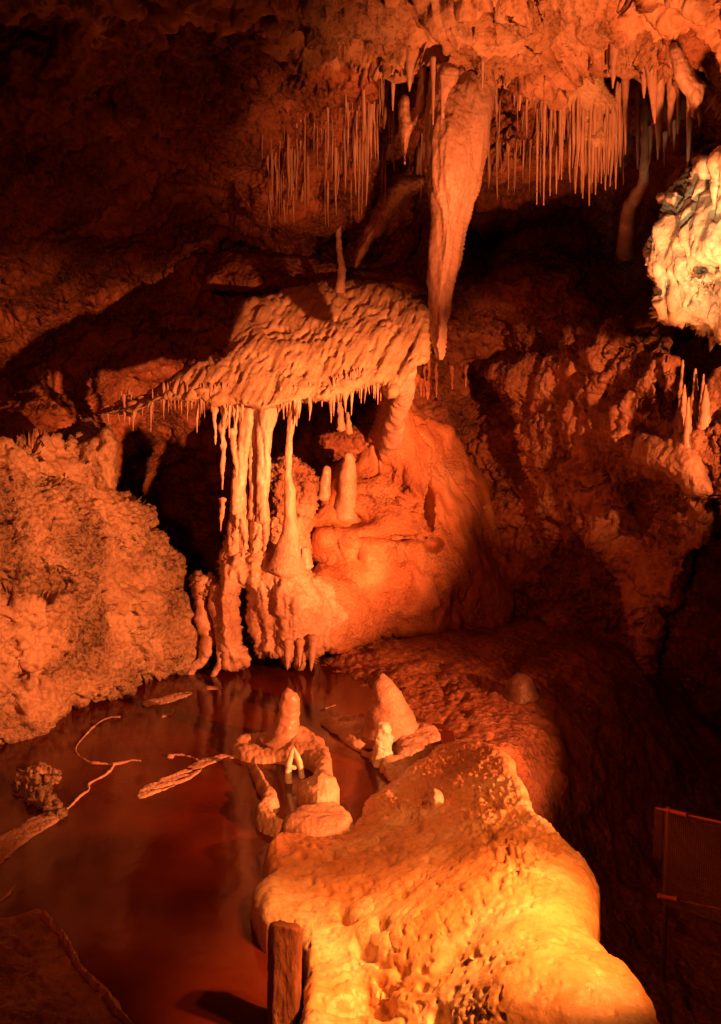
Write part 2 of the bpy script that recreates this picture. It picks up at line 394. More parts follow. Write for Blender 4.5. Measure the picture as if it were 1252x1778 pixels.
# front part of the ceiling, hanging lower, with the torn lip the stalactites grow from
CE = [(-900,-900),(-900,-200),(-300,-60),(0,10),(200,40),(262,35),(275,55),(300,45),(330,62),(372,50),(382,66),(400,45),(430,30),(466,40),(475,78),(492,60),(520,70),(560,88),(600,80),(640,96),
 (668,104),(692,132),(706,112),(722,96),(748,108),(770,122),(800,132),(830,118),(862,126),(880,112),(905,140),(940,150),(968,150),(1000,104),(1030,84),(1052,98),(1062,86),(1085,106),(1096,92),(1112,84),(1128,104),(1150,116),
 (1166,118),(1180,108),(1200,134),(1228,150),(1252,168),(1400,250),(2100,420),(2100,-900)]
ceilY = rbf([(-900,-900,2.2),(600,-900,1.9),(2100,-900,1.8),(-900,0,3.4),(0,0,4.9),(300,0,5.0),(600,0,4.75),(900,0,4.7),(1252,0,4.3),(300,60,5.2),(600,100,5.45),(800,120,5.5),(1000,100,5.4),(1200,140,5.0),(1400,200,4.4),(2100,400,3.2),(600,-300,3.4),(1252,-300,3.1),(0,-300,3.5)])
ceiling = mass('cave_ceiling', CE, ceilY, M['ceil'], T=0.14, R=26, step=3.0, back=0.5,
   noise=[[('wf', 1.7, 0.28, 3), ('r', 3.5, 0.11, 3, ((1, 0, -0.7), 0.4)), ('crk', 2.2, 0.2, 0, ((1, 0, -0.7), 0.5))], [('wf', 5, 0.14, 4, ((1, 0, -0.7), 0.5)), ('crk', 4, 0.09, 0, ((1, 0, -0.7), 0.5)), ('wf', 16, 0.03, 4), ('w', 30, 0.010, 0)]])
tag(ceiling, kind='structure')

# ================================================================== FLOOR AND WATER
fz = rbf([(-900,1100,-0.12),(-900,2600,-0.2),(300,1180,-0.05),(200,1400,-0.15),(300,1700,-0.16),(450,2400,-0.2),(450,1150,-0.04),(560,1180,-0.06),(600,1145,0.04),(640,1130,0.08),(700,1110,0.1),(700,1160,0.08),(800,1110,0.12),(860,1160,0.10),
  (900,1230,0.06),(800,1240,0.04),(720,1225,0.03),(620,1210,-0.05),(560,1300,-0.12),(900,1300,-0.02),(980,1300,-0.16),(960,1170,0.06),(1060,1200,-0.05),(1150,1300,-0.5),(1100,1500,-0.9),(1250,1500,-1.1),(1250,1250,-0.6),(1600,1300,-0.9),(1200,1900,-1.1),(1000,1700,-0.8),(700,1500,-0.2),(800,2400,-0.3),(400,1080,0.0),(900,1080,0.12),(1060,1080,0.0),(1252,1080,-0.4),(1300,2500,-1.1),(1900,1600,-1.1),(1900,2400,-1.1)])
gx = np.concatenate([np.arange(-1100, -40, 14), np.arange(-40, 1292, 3.0), np.arange(1292, 2000, 14)])
gy = np.concatenate([np.arange(1060, 1320, 2.5), np.arange(1320, 1800, 5), np.arange(1800, 3000, 20)])
X, Yp = np.meshgrid(gx, gy); x, y = X.ravel(), Yp.ravel()
V = G(x, y, fz(x, y)); I = np.arange(X.size).reshape(X.shape)
q = np.stack([I[:-1, :-1], I[1:, :-1], I[1:, 1:], I[:-1, 1:]], -1).reshape(-1, 4)
floor = mkobj('cave_floor', V, q, M['wall']); tag(floor, kind='structure')
nn = normals(floor.data)
displace(floor, x, y, [('f', 3, 0.07, 3), ('f', 9, 0.03, 3), ('w', 12, 0.03, 0, None, spot((760,1180,200,80))), ('w', 24, 0.03, 0, None, spot((800,1190,160,60), (620,1150,60,40)))], None, 1.0 if nn[:, 2].mean() > 0 else -1.0)
wp = [G(a, b, 0.0) for a, b in [(-1500,1090),(300,1090),(560,1110),(640,1180),(780,1240),(800,1330),(850,1500),(900,1700),(1000,3000),(-3000,3000)]]
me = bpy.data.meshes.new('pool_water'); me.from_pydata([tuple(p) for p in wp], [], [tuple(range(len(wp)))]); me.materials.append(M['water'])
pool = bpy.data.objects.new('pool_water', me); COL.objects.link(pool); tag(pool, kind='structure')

# ================================================================== ROCK MASSES
def T(name, label, cat, o, group=None):
    o.name = name; return tag(o, label, cat, group)

# rough left rock
LR = [(-900,700),(-300,740),(-60,770),(20,765),(60,757),(130,750),(158,738),(195,745),(204,800),(214,850),(250,872),(272,890),(290,925),(303,960),(300,1000),(290,1030),(322,1045),(340,1080),(350,1115),(352,1150),(338,1158),(315,1170),(240,1200),(200,1216),(120,1250),(50,1276),(0,1292),(-80,1325),(-300,1420),(-900,1700)]
lrY = rbf([(-900,700,3.0),(-900,1700,2.4),(-300,1400,3.7),(-300,740,4.2),(0,770,5.1),(0,1290,5.02),(100,1000,5.2),(200,760,6.3),(200,1215,5.75),(200,900,6.0),(340,1160,6.55),(300,1000,6.5),(120,850,5.6),(120,1250,5.4)])
def lrg(x, y):   # hollows in the face
    return 0.35 * spot((85,1015,45,16), (25,1030,30,14))(x, y) + 0.12 * spot((30,1165,12,22), (20,1120,12,18))(x, y)
T('rock_outcrop', 'broad crusted rock bulging over the pool along the left edge', 'rock',
  mass('rock_outcrop', LR, lrY, M['crust'], T=0.2, R=30, step=2.4, back=0.5, grooves=lrg,
   noise=[[('wf', 1.8, 0.2, 3), ('crk', 2.0, 0.10)], [('f', 7, 0.05, 3), ('crk', 5, 0.05), ('wf', 12, 0.016, 4), ('w', 44, 0.026, 0, None, lambda x, y: np.clip(1.1 - np.abs(y - 905) / 170, 0.25, 1)), ('pit', 20, 0.025), ('pit', 9, 0.035)]]))
# flat slab leaning on top of it
T('rock_slab', 'smooth upright slab below the tip of the flowstone shelf at left', 'rock',
  mass('rock_slab', [(20,790),(70,770),(160,760),(166,735),(194,735),(202,760),(205,830),(200,860),(140,846),(60,850),(20,835)], 5.9, M['crust'], T=0.2, R=30, step=2.6, noise=[('f', 4, 0.07, 3), ('f', 22, 0.02, 3), ('pit', 14, 0.03)]))

# the shelf
SH = [(156,720),(200,702),(250,682),(300,656),(330,638),(352,628),(382,622),(396,600),(402,568),(414,540),(440,520),(480,506),(540,498),(600,488),(650,490),(700,505),(742,530),(746,580),(752,622),(742,634),(722,640),(712,655),(700,668),(690,690),(672,690),(664,668),(650,664),(634,668),(618,672),(600,688),(584,690),(566,700),(548,698),(530,694),(500,706),(480,712),(455,716),(430,706),(405,700),(380,706),(352,698),(330,704),(300,694),(270,702),(262,716),(243,716),(232,728),(215,722),(200,720),(180,726)]
shY = rbf([(160,720,6.55),(200,706,6.5),(250,690,6.45),(300,680,6.4),(300,650,6.5),(400,690,6.35),(400,560,6.7),(450,700,6.3),(480,510,7.0),(600,490,7.15),(600,690,6.4),(560,600,6.62),(700,660,6.55),(740,530,6.85),(740,630,6.6),(650,580,6.7),(380,620,6.5)])
DD = (-0.42, -0.45, -0.79)
T('flowstone_shelf', 'wide orange flowstone shelf with slanting ripples and fringed lower edge', 'flowstone',
  mass('flowstone_shelf', SH, shY, M['drape'], T=0.12, R=16, step=2.0, back=0.6,
   noise=[[('f', 2.2, 0.07, 3)], [('f', 16, 0.018, 4, (DD, 0.06)), ('f', 42, 0.008, 3, (DD, 0.05)), ('pit', 26, 0.02, 0, (DD, 0.4)), ('f', 4, 0.03, 3, (DD, 0.12)), ('r', 34, 0.006, 3, (DD, 0.05)), ('f', 26, 0.03, 3, None, spot((360,605,50,28))), ('w', 30, 0.035, 0, None, spot((360,608,45,26))), ('f', 40, 0.006, 3), ('pit', 12, 0.02, 0, (DD, 0.3))]]))
shS = surf(bpy.data.objects['flowstone_shelf'])
# ledge and drapes above it
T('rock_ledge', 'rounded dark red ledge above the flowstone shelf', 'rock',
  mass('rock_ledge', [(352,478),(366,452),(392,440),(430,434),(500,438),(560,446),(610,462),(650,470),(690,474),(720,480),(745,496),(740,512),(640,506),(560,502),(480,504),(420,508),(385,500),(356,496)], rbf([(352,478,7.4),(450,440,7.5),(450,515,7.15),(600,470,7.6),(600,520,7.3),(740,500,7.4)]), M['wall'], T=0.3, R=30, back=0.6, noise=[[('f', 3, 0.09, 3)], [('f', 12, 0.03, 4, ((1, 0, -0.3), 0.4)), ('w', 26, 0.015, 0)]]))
T('hanging_flowstone', 'smooth tongue of flowstone sloping down left behind the giant stalactite', 'flowstone',
  mass('hanging_flowstone', [(668,318),(700,308),(735,300),(738,322),(712,335),(692,352),(680,374),(664,404),(646,420),(636,440),(618,468),(612,460),(620,432),(630,402),(646,376),(655,345)], 6.9, M['ceil'], T=0.14, R=16, step=2.2, noise=[('f', 8, 0.03, 3), ('f', 40, 0.006, 2)]))
T('thin_column', 'slim column dropping from straws onto the ledge left of the giant stalactite', 'column',
  tube('thin_column', [(588,330,7),(590,365,5),(588,400,4.5),(590,440,5),(593,470,7),(590,500,8),(588,520,9)], 7.05, M['stal'], noise=[('f', 20, 0.02, 3), ('f', 50, 0.006, 2)]))
T('curtain_fold', 'pitted rock curtain lit between the straws and the dark recess', 'rock',
  mass('curtain_fold', [(430,330),(470,322),(520,335),(560,340),(600,350),(604,400),(560,412),(500,400),(462,396),(430,380)], rbf([(430,330,6.5),(600,340,6.6),(500,400,6.95),(600,400,7.0)]), M['wall'], T=0.2, R=34, noise=[[('f', 4, 0.06, 3)], [('w', 30, 0.02, 0), ('f', 22, 0.02, 3, ((1, 0, 0.8), 0.3))]]))

# far mound
CM = [(662,668),(690,655),(716,640),(719,700),(742,728),(792,762),(834,808),(862,870),(882,950),(892,1050),(880,1110),(800,1102),(742,1096),(690,1106),(600,1124),(572,1112),(588,1062),(560,1000),(528,960),(524,905),(548,880),(556,850),(572,812),(592,792),(604,784),(622,790),(640,760),(652,738),(662,716)]
cmY = rbf([(690,650,7.0),(690,740,7.4),(600,800,7.5),(800,780,8.0),(650,900,7.35),(560,950,7.1),(600,1120,6.9),(740,1090,7.1),(870,1100,7.6),(880,950,8.0),(700,1000,7.15),(780,900,7.6)])
def cmg(x, y):
    return 0.22 * spot((742,880,9,45),(700,835,5,18),(755,945,14,6))(x, y) + 0.16 * spot((622,965,6,10),(680,935,60,7),(618,905,28,12))(x, y) - 0.10 * spot((570,930,26,18),(608,935,14,12),(600,1010,40,30))(x, y)
T('flowstone_mound', 'tall smooth orange flowstone mound rising behind the columns to the shelf', 'flowstone',
  mass('flowstone_mound', CM, cmY, M['redflow'], T=0.35, R=90, step=2.3, back=0.7, grooves=cmg,
   noise=[[('f', 2.0, 0.12, 3), ('f', 4, 0.05, 3, ((0.3, 0, -1), 0.3))], [('f', 11, 0.018, 4, ((0.3, 0, -1), 0.4)), ('crk', 4, 0.05, 0, ((0.4, 0, -1), 0.5)), ('f', 45, 0.005, 2)]]))
cmS = surf(bpy.data.objects['flowstone_mound'])
T('knobbly_rock', 'ragged dark knob of rock between thin column and flowstone mound', 'rock',
  mass('knobbly_rock', [(470,790),(500,785),(520,800),(545,815),(560,845),(552,880),(540,905),(545,985),(520,980),(470,960),(462,880)], 7.05, M['outcrop'], T=0.2, R=26, step=2.4, noise=[[('f', 5, 0.08, 3)], [('w', 24, 0.04, 0), ('f', 30, 0.015, 3)]]))
T('rock_shelf', 'low knobbly ledge holding two stubs under the middle of the shelf', 'rock',
  mass('rock_shelf', [(548,760),(575,742),(610,738),(650,742),(668,760),(650,790),(612,800),(585,800),(560,800)], 7.75, M['wall'], T=0.2, R=20, noise=[[('f', 6, 0.05, 3)], [('w', 25, 0.03, 0)]]))
for k, (a, b, c_, d_, w, lab) in enumerate([(590, 700, 592, 746, 12, 'taller knobbed stub standing under the middle of the shelf'), (604, 716, 606, 752, 9, 'shorter stub right beside the knobbed stub under the shelf')]):
    T('stalagmite', lab, 'stalagmite', tube('stalagmite', [(a, b, w * 0.3), (a + 1, b + 12, w * 0.45), (c_, d_ - 14, w * 0.5), (c_, d_, w * 0.7)], 7.6, M['stal'], noise=[('f', 30, 0.02, 3)]))
T('stalagmite', 'broad round-topped stalagmite on the left shoulder of the flowstone mound', 'stalagmite',
  tube('stalagmite', [(606,788,6),(606,800,11),(604,830,15),(602,870,18),(600,900,20)], float(cmS(604, 870)) + 0.05, M['flow'], seg=24, noise=[('f', 10, 0.03, 3), ('f', 40, 0.006, 2)]))
T('stalagmite', 'small blunt stalagmite in the dark gap left of the mound shoulder', 'stalagmite',
  tube('stalagmite', [(567,810,4),(567,818,8),(565,840,10),(562,866,12)], float(cmS(566, 850)) + 0.0, M['flow'], seg=16, noise=[('f', 12, 0.02, 3)]))

# base under the columns
AP = [(392,930),(430,930),(452,938),(476,948),(496,950),(524,958),(538,986),(566,1004),(582,1030),(600,1058),(603,1072),(588,1084),(578,1108),(577,1124),(563,1127),(556,1134),(541,1161),(534,1140),(527,1139),(521,1157),(514,1141),(506,1146),(500,1160),(488,1146),(470,1138),(452,1140),(446,1132),(443,1112),(439,1122),(432,1098),(427,1078),(432,1050),(431,1018),(421,1008),(415,1024),(414,1060),(417,1090),(421,1120),(432,1146),(410,1160),(386,1166),(389,1140),(383,1100),(378,1066),(371,1040),(378,1010),(384,985)]
apY = rbf([(400,950,6.55),(400,1020,6.38),(400,1090,6.4),(400,1160,6.45),(500,960,6.55),(500,1000,6.42),(500,1060,6.36),(500,1150,6.45),(590,1070,6.7),(560,1010,6.65),(420,1080,6.5)])
T('flowstone_cascade', 'glistening orange flowstone cascade with drip teeth under the columns', 'flowstone',
  mass('flowstone_cascade', AP, apY, M['flow'], T=0.12, R=16, step=2.0, back=0.6, smooth=1,
   noise=[[('f', 4, 0.06, 3), ('f', 10, 0.07, 3, ((0, 0, 1), 0.2))], [('f', 22, 0.02, 4, ((0, 0, 1), 0.4)), ('wf', 26, 0.02, 4), ('w', 50, 0.010, 0)]]))
T('flowstone_skirt', 'smooth low flowstone skirt joining the glistening cascade to the mound', 'flowstone',
  mass('flowstone_skirt', [(545,975),(585,985),(620,1000),(655,1040),(665,1085),(640,1112),(600,1130),(570,1134),(550,1110),(540,1050)], rbf([(545,975,6.85),(655,1040,7.0),(600,1130,6.75),(550,1100,6.6),(590,1050,6.75)]), M['redflow'], T=0.2, R=40, step=2.2, noise=[[('f', 4, 0.06, 3)], [('wf', 12, 0.02, 4), ('w', 34, 0.012, 0, None, spot((590,1115,50,25)))]]))
T('flowstone_pillar', 'leftmost twisted pale pillar bending to a point beside the left rock', 'flowstone',
  tube('flowstone_pillar', [(352,1004,14),(350,1030,10),(350,1050,12),(354,1075,15),(362,1100,15),(362,1120,12),(354,1142,10),(340,1158,7),(326,1172,5),(314,1188,2)], 6.55, M['flow'], seg=20, noise=[('f', 12, 0.03, 3), ('w', 30, 0.012, 0)]))
T('flowstone_pillar', 'second twisted pillar with hooked foot between left pillar and cascade', 'flowstone',
  tube('flowstone_pillar', [(376,1018,12),(372,1042,12),(378,1062,14),(384,1085,10),(383,1110,9),(384,1140,7),(380,1160,6),(368,1176,3)], 6.5, M['flow'], seg=20, noise=[('f', 12, 0.03, 3), ('w', 30, 0.012, 0)]))
T('popcorn_cluster', 'crumbly popcorn cluster on top of the leftmost twisted pillar', 'rock',
  mass('rock_knob', [(330,1000),(338,992),(352,996),(358,1006),(366,990),(374,1004),(382,1020),(376,1040),(356,1046),(338,1040),(332,1020)], 6.5, M['crust'], T=0.1, R=14, step=1.8, noise=[('w', 34, 0.04, 0), ('f', 20, 0.02, 2)]))

for a, b, c_, d_, w, lab in [(501,1128,499,1163,16,'left one of three drip teeth under the glistening cascade'),(521,1128,520,1159,13,'middle one of three drip teeth under the glistening cascade'),(545,1122,540,1165,17,'right and longest of three drip teeth under the glistening cascade')]:
    T('stalactite', lab, 'stalactite', stal('stalactite', a, b, c_, d_, w, 6.42, M['flow'], up=16))
# columns
cn = [('f', 9, 0.03, 3, ((0, 0, 1), 0.35)), ('f', 34, 0.012, 3, ((0, 0, 1), 0.5)), ('w', 40, 0.006, 0)]
def cbg(x, y):
    return 0.07 * np.exp(-((x - 434 + (y - 900) * 0.03) / 3.0) ** 2) * (y < 960) + 0.05 * np.exp(-((x - 456) / 2.5) ** 2) * (y > 890) + 0.04 * np.exp(-((x - 415) / 2.5) ** 2) * (y > 900)
T('column_base', 'crusted cream-coloured base in which the three left columns merge', 'column',
  mass('column_base', [(405,850),(412,836),(424,838),(430,850),(435,876),(446,886),(462,882),(469,896),(470,925),(464,955),(468,980),(450,1006),(432,1014),(405,1018),(386,1010),(380,995),(386,960),(396,930),(401,890)], rbf([(420,850,6.5),(460,890,6.48),(400,950,6.5),(460,1000,6.5),(400,1015,6.5)]), M['stal'], T=0.12, R=15, step=1.8, back=0.3, grooves=cbg,
    noise=[[('f', 8, 0.035, 3, ((0, 0, 1), 0.4))], [('f', 20, 0.03, 4, ((0, 0, 1), 0.35)), ('wf', 30, 0.012, 4), ('crk', 14, 0.03, 0, ((0, 0, 1), 0.4))]]))
def column(pts, label, Y=6.55, flat=1.0, nz=None):
    return T('flowstone_column', label, 'column', tube('flowstone_column', [(p[0], p[1], p[2] * 1.15, *p[3:]) for p in pts], Y, M['stal'], seg=30, ds=2.0, noise=nz or cn, flat=flat))
cn = [('f', 12, 0.035, 3, ((0, 0, 1), 0.2)), ('f', 34, 0.014, 3, ((0, 0, 1), 0.35)), ('wf', 40, 0.006, 3)]
column([(430,672,20),(430,690,18),(432,710,15),(431,735,12),(427,762,9),(421,790,9),(418,820,11),(414,850,13),(412,890,14)], 'leftmost full column under the shelf with thick crusted lower half')
column([(462,666,26),(458,690,22),(452,720,14),(446,760,10),(441,800,7),(440,840,7),(440,870,8),(440,900,10)], 'middle column under the shelf, leaning and forked from its neighbour')
column([(470,680,20),(466,705,15),(462,740,11),(459,790,9),(458,840,9),(457,870,8),(457,905,10)], 'smooth right-hand shaft standing on a crusted pale stump', Y=6.48)
column([(511,668,14),(510,688,9),(508,710,6.5),(505,740,5.5),(502,780,4.5),(500,815,4.2),(502,835,5.5),(504,850,9),(504,880,9.5),(503,905,10.5),(502,930,13),(500,952,17),(498,972,23),(497,990,30)], 'thinnest column, a straw-like shaft on a tall tapering stalagmite', Y=6.45, nz=[('f', 12, 0.02, 3, ((0, 0, 1), 0.25)), ('f', 40, 0.008, 3, ((0, 0, 1), 0.4))])
column([(700,640,20,6.75),(700,665,17,6.85),(698,690,15,7.0),(690,720,14,7.15),(682,750,16,7.4),(676,780,16,7.7)], 'short thick column joining right end of shelf to the flowstone mound')
column([(530,952,6),(531,966,8),(533,985,12)], 'low stub on the cascade right of the thinnest column', Y=6.55)

# hanging bits left of the columns
hang = [(390,690,386,850,13,'ragged long stalactite hanging at the dark edge left of the columns'),(410,690,408,772,10,'knobbly stalactite squeezed against the leftmost column'),(404,760,412,838,9,'short bent stalactite halfway up beside the leftmost column'),
 (372,690,374,772,8,'thin stalactite just left of the ragged long stalactite'),(386,880,383,922,9,'detached pale drip hanging low in the dark gap left of the columns')]
for a, b, c_, d_, w, lab in hang:
    T('stalactite', lab, 'stalactite', stal('stalactite', a, b, c_, d_, w, 6.45, M['stal'], noise=[('f', 22, 0.03, 3, ((0, 0, 1), 0.5)), ('w', 40, 0.01, 0)]))

# shelf fringe
R1 = random.Random(3)
fr = [(186,722,188,733,5),(205,716,207,730,4),(222,712,225,738,10),(232,716,231,748,8),(246,706,247,722,5),(262,695,262,750,4),(280,692,280,706,5),(293,690,294,705,4),(303,690,304,712,4),(314,690,315,713,4),(322,692,322,706,4),(333,690,333,710,5),
 (342,694,342,751,5),(352,694,351,718,9),(362,692,363,704,4),(369,694,370,722,6),(392,696,391,745,4),(398,698,398,760,4),(421,700,421,735,3.5),(492,700,493,728,4),(498,700,498,718,3),(515,702,515,740,6),(537,692,538,711,5),(549,694,548,700,4),(560,690,559,706,4),
 (575,690,575,734,7),(584,684,583,698,3.5),(592,682,592,697,3.5),(598,680,600,716,10),(612,668,610,721,7),(628,664,627,700,3.5),(633,664,633,696,3),(639,660,639,680,3.5),(645,662,646,682,3.5),(650,660,649,692,3),(656,662,656,702,3.5),(662,662,661,696,3)]
for a, b, c_, d_, w in fr:
    yy = float(shS(np.array([a]), np.array([b - 14]))); yy = yy if yy < 9 else 6.6
    o = stal('stalactite', a, b - 6, c_, d_, w * 2.3 + 2, yy + 0.05, M['stal'], up=10, flare=1.3, tipw=0.7, pw=1.7)
    T('stalactite', 'thin pointed stalactite in the fringe along the lower edge of the shelf', 'stalactite', o, 'stalactites fringing the shelf')
lst = []
for k in range(64):
    a = R1.uniform(205, 668); b = float(np.interp(a, [200,262,300,352,430,500,560,618,668], [712,704,690,694,700,700,694,668,676])) - R1.uniform(4, 12)
    if 420 < a < 480: continue
    lst.append((a, b, b + 14 + R1.random() ** 1.8 * 34, 3 + R1.random() ** 2 * 5))
straws_late = lst
for a, b, c_, d_, w in [(737,650,736,690,4),(744,640,744,692,5),(757,645,758,690,4),(784,650,785,676,5),(808,648,809,672,5),(741,676,742,694,7),(730,672,731,690,6)]:
    T('stalactite', 'small knobbly stalactite in the dark recess right of the shelf', 'stalactite', stal('stalactite', a, b, c_, d_, w, 7.6, M['wall'], noise=[('w', 30, 0.03, 0)]), 'small stalactites right of the shelf')

# giant stalactite and its neighbours
giant = T('giant_stalactite', 'giant blade-shaped stalactite reaching from the ceiling down to shelf level', 'stalactite',
  mass('giant_stalactite', [(742,150),(748,100),(770,110),(800,112),(835,104),(862,104),(860,150),(857,185),(850,232),(842,284),(830,334),(814,376),(803,418),(792,466),(783,516),(780,560),(774,592),(766,624),(760,622),(752,600),(747,570),(745,530),(746,480),(749,432),(750,388),(747,350),(744,300),(743,250),(743,200)],
   rbf([(745,110,5.45),(860,110,5.5),(800,300,5.3),(770,600,5.45),(800,200,5.35)]), M['stal'], T=0.16, R=46, step=1.9, back=0.25,
   noise=[[('f', 4, 0.05, 3, ((0, 0, 1), 0.4))], [('f', 18, 0.022, 4, ((0, 0, 1), 0.07)), ('f', 9, 0.012, 4, ((0, 0, 1), 0.6)), ('f', 30, 0.007, 3, ((0, 0, 1), 0.15)), ('wf', 40, 0.005, 3)]]))
T('forked_stalactite', 'forked drapery stalactite joined in a long point left of the giant one', 'stalactite',
  mass('forked_stalactite', [(694,182),(700,165),(708,168),(712,196),(716,212),(724,176),(727,140),(727,112),(746,112),(746,162),(742,194),(727,212),(715,228),(707,254),(704,286),(702,288),(698,254),(693,226)], 5.6, M['stal'], T=0.07, R=12, step=1.6, noise=[('f', 10, 0.02, 3), ('f', 50, 0.005, 2)]))
T('drapery_stalactite', 'short drapery fold in front of the giant stalactite top', 'stalactite',
  mass('drapery_stalactite', [(760,112),(780,108),(798,116),(796,140),(782,156),(774,176),(771,212),(768,200),(764,176),(760,160)], 5.2, M['stal'], T=0.06, R=12, step=1.6, noise=[('f', 12, 0.015, 3), ('f', 50, 0.005, 2)]))
TOP = [(714,66,711,158,26,5.3,'cone-shaped stalactite hanging from the lip above the forked stalactite'),(683,112,682,192,9,5.5,'thin stalactite at the far left of the forked stalactite'),(698,96,698,140,5,5.35,'tiny straw left of the cone-shaped stalactite'),
 (752,120,752,216,7,5.15,'long thin stalactite against the left edge of the giant stalactite'),(768,150,767,214,5,5.15,'straw hanging below the short drapery fold'),(838,96,838,152,7,5.25,'small drip on the upper right face of the giant stalactite'),
 (1073,-20,1064,153,30,5.1,'long bright stalactite crossing the ceiling lip near the top right'),(1056,92,1056,132,6,5.2,'thin straw just left of the long bright stalactite'),
 (1118,96,1118,170,16,5.35,'dim stalactite with needle tip right of the long bright stalactite'),(1129,98,1137,214,23,5.2,'stout curved stalactite right of the dim needle-tipped one'),
 (1147,110,1142,277,22,5.4,'very long stalactite between the stout curved one and the right drapery'),(1169,112,1163,237,19,5.25,'pointed stalactite behind the left edge of the right drapery'),
 (1181,140,1177,233,12,5.3,'narrow stalactite below the left half of the right drapery'),(1200,170,1194,300,12,5.0,'long stalactite pointing at the pale rock'),
 (1107,180,1107,293,9,5.9,'straight straw in the shadowed gap left of the curving flow'),(1086,146,1086,268,10,5.8,'straight stalactite at the left rim of the shadowed gap'),
 (1130,240,1129,284,7,5.9,'short straw behind the very long stalactite'),(1155,250,1154,290,6,5.9,'short stalactite low between long ones above the pale rock'),(1171,230,1171,262,6,5.7,'stubby straw under the pointed stalactite'),
 (906,140,902,192,8,5.5,'curved drip on the ceiling face right of the giant stalactite'),(464,34,476,80,12,5.1,'dark fang hanging near the top left of the ceiling'),(384,36,378,72,16,5.0,'orange fang lit beside the ceiling knob at top left')]
for a, b, c_, d_, w, Yv, lab in TOP:
    T('stalactite', lab, 'stalactite', stal('stalactite', a, b, c_, d_, w, Yv, M['stal'], up=20))
T('drapery_stalactite', 'bright drapery with three pointed ends at the top right', 'stalactite',
  mass('drapery_stalactite', [(1163,76),(1180,70),(1196,100),(1212,130),(1228,146),(1224,156),(1220,199),(1215,228),(1212,205),(1209,194),(1206,210),(1203,206),(1200,188),(1196,172),(1184,156),(1172,138),(1166,114)], 4.85, M['stal'], T=0.09, R=16, step=1.7, noise=[('f', 8, 0.03, 3, ((0, 0, 1), 0.5)), ('f', 50, 0.005, 2)]))
T('drapery_stalactite', 'broad fluted drapery on the wall between giant stalactite and top right gap', 'stalactite',
  mass('drapery_stalactite', [(952,140),(985,110),(1020,100),(1044,130),(1060,160),(1082,180),(1082,225),(1076,262),(1064,240),(1054,282),(1045,252),(1036,296),(1022,256),(1014,280),(1006,252),(998,270),(988,228),(976,196),(962,170)], rbf([(952,140,5.75),(1020,100,5.5),(1040,250,5.75),(1080,190,5.8),(990,220,5.8)]), M['drape'], T=0.16, R=24, step=1.9, noise=[[('f', 5, 0.04, 3)], [('f', 16, 0.03, 3, ((0, 0, 1), 0.2)), ('f', 45, 0.006, 2)]]))
drS = surf(bpy.data.objects['drapery_stalactite.002'])
for a, b, d_, w in [(968,205,336,9),(977,190,312,8),(957,200,340,6),(946,190,356,6),(934,200,355,5),(1001,240,336,13),(1008,200,270,16),(1014,235,344,11),(1025,238,357,14),(1036,230,338,9),(1046,220,318,8),(1053,225,330,12),(1062,225,322,9),(1071,205,328,14),(1079,210,290,10),(990,215,300,10),(1018,230,300,9),(1041,240,300,7)]:
    T('stalactite', 'larger tapering stalactite hanging from the broad fluted drapery', 'stalactite', stal('stalactite', a, b - 8, a - 2, d_, w * 0.95, min(float(drS(a, b - 12)), float(wallS(a, b - 12))) + 0.03, M['stal'], up=16, pw=0.85 + 0.03 * (d_ % 12), flare=1.0), 'larger stalactites of the fluted drapery cluster')
T('curving_flow', 'long column ending in a curved foot sweeping down left of the pale rock', 'column',
  tube('curving_flow', [(1118,170,9),(1122,230,8),(1119,290,8),(1117,322,9,6.05),(1105,340,11,6.2),(1094,358,12,6.45),(1090,380,13,6.75),(1089,405,14,7.1),(1086,440,16,7.6)], 6.0, M['stal'], seg=18, noise=[('f', 12, 0.02, 3)]))
T('flowstone_fang', 'small smooth fang lying in the dark below the curving flow', 'flowstone',
  tube('flowstone_fang', [(1126,388,6),(1116,394,6),(1108,403,4),(1102,412,2)], float(wallS(1114, 398)) - 0.01, M['stal'], noise=[('f', 30, 0.01, 2)]))

# fields of soda straws: unit meshes copied
def unit_straw(i, n=14, seg=8):
    r = random.Random(i); vs = []; fs = []
    ph = r.random() * 9
    for k in range(n):
        t = k / (n - 1); rr = (1 - t) ** 0.6 * (0.85 + 0.25 * math.sin(t * 11 + ph)) + 0.12
        rr *= min(1.0, 0.25 + t * 7)
        ox = 0.5 * math.sin(t * 5 + ph) * t; oy = 0.4 * math.cos(t * 4 + ph) * t
        for j in range(seg):
            a = 2 * math.pi * j / seg; e = 1 + 0.18 * math.sin(3 * a + ph + t * 6); vs.append((ox + rr * e * math.cos(a), oy + rr * e * math.sin(a), -t))
    for k in range(n - 1):
        for j in range(seg):
            m_ = (j + 1) % seg; fs.append((k * seg + j, k * seg + m_, (k + 1) * seg + m_, (k + 1) * seg + j))
    fs.append(tuple((n - 1) * seg + j for j in range(seg))); fs.append(tuple(range(seg))[::-1])
    me = bpy.data.meshes.new('soda_straw'); me.from_pydata(vs, [], fs); me.polygons.foreach_set('use_smooth', [True] * len(fs)); me.materials.append(M['stal']); return me
US = [unit_straw(i) for i in range(7)]
def straws(lst, label, group, dY=0.0, Yf=shellY):
    for (a, b, d_, w) in lst:
        Yv = float(Yf(np.array([float(a)]), np.array([float(b)]))[0]) + dY
        if Yv > 20: continue
        top = P(a, b, Yv) + np.array([0, 0, 0.09]); bot = P(a, d_, Yv)
        o = bpy.data.objects.new('soda_straw', US[random.randrange(7)]); COL.objects.link(o)
        o.location = top; L = max(0.05, top[2] - bot[2]); r = w / 2 * Yv / F
        o.scale = (r, r, L); o.rotation_euler = (0, 0, random.random() * 6.28)
        tag(o, label, 'soda straw', group)
lst = []
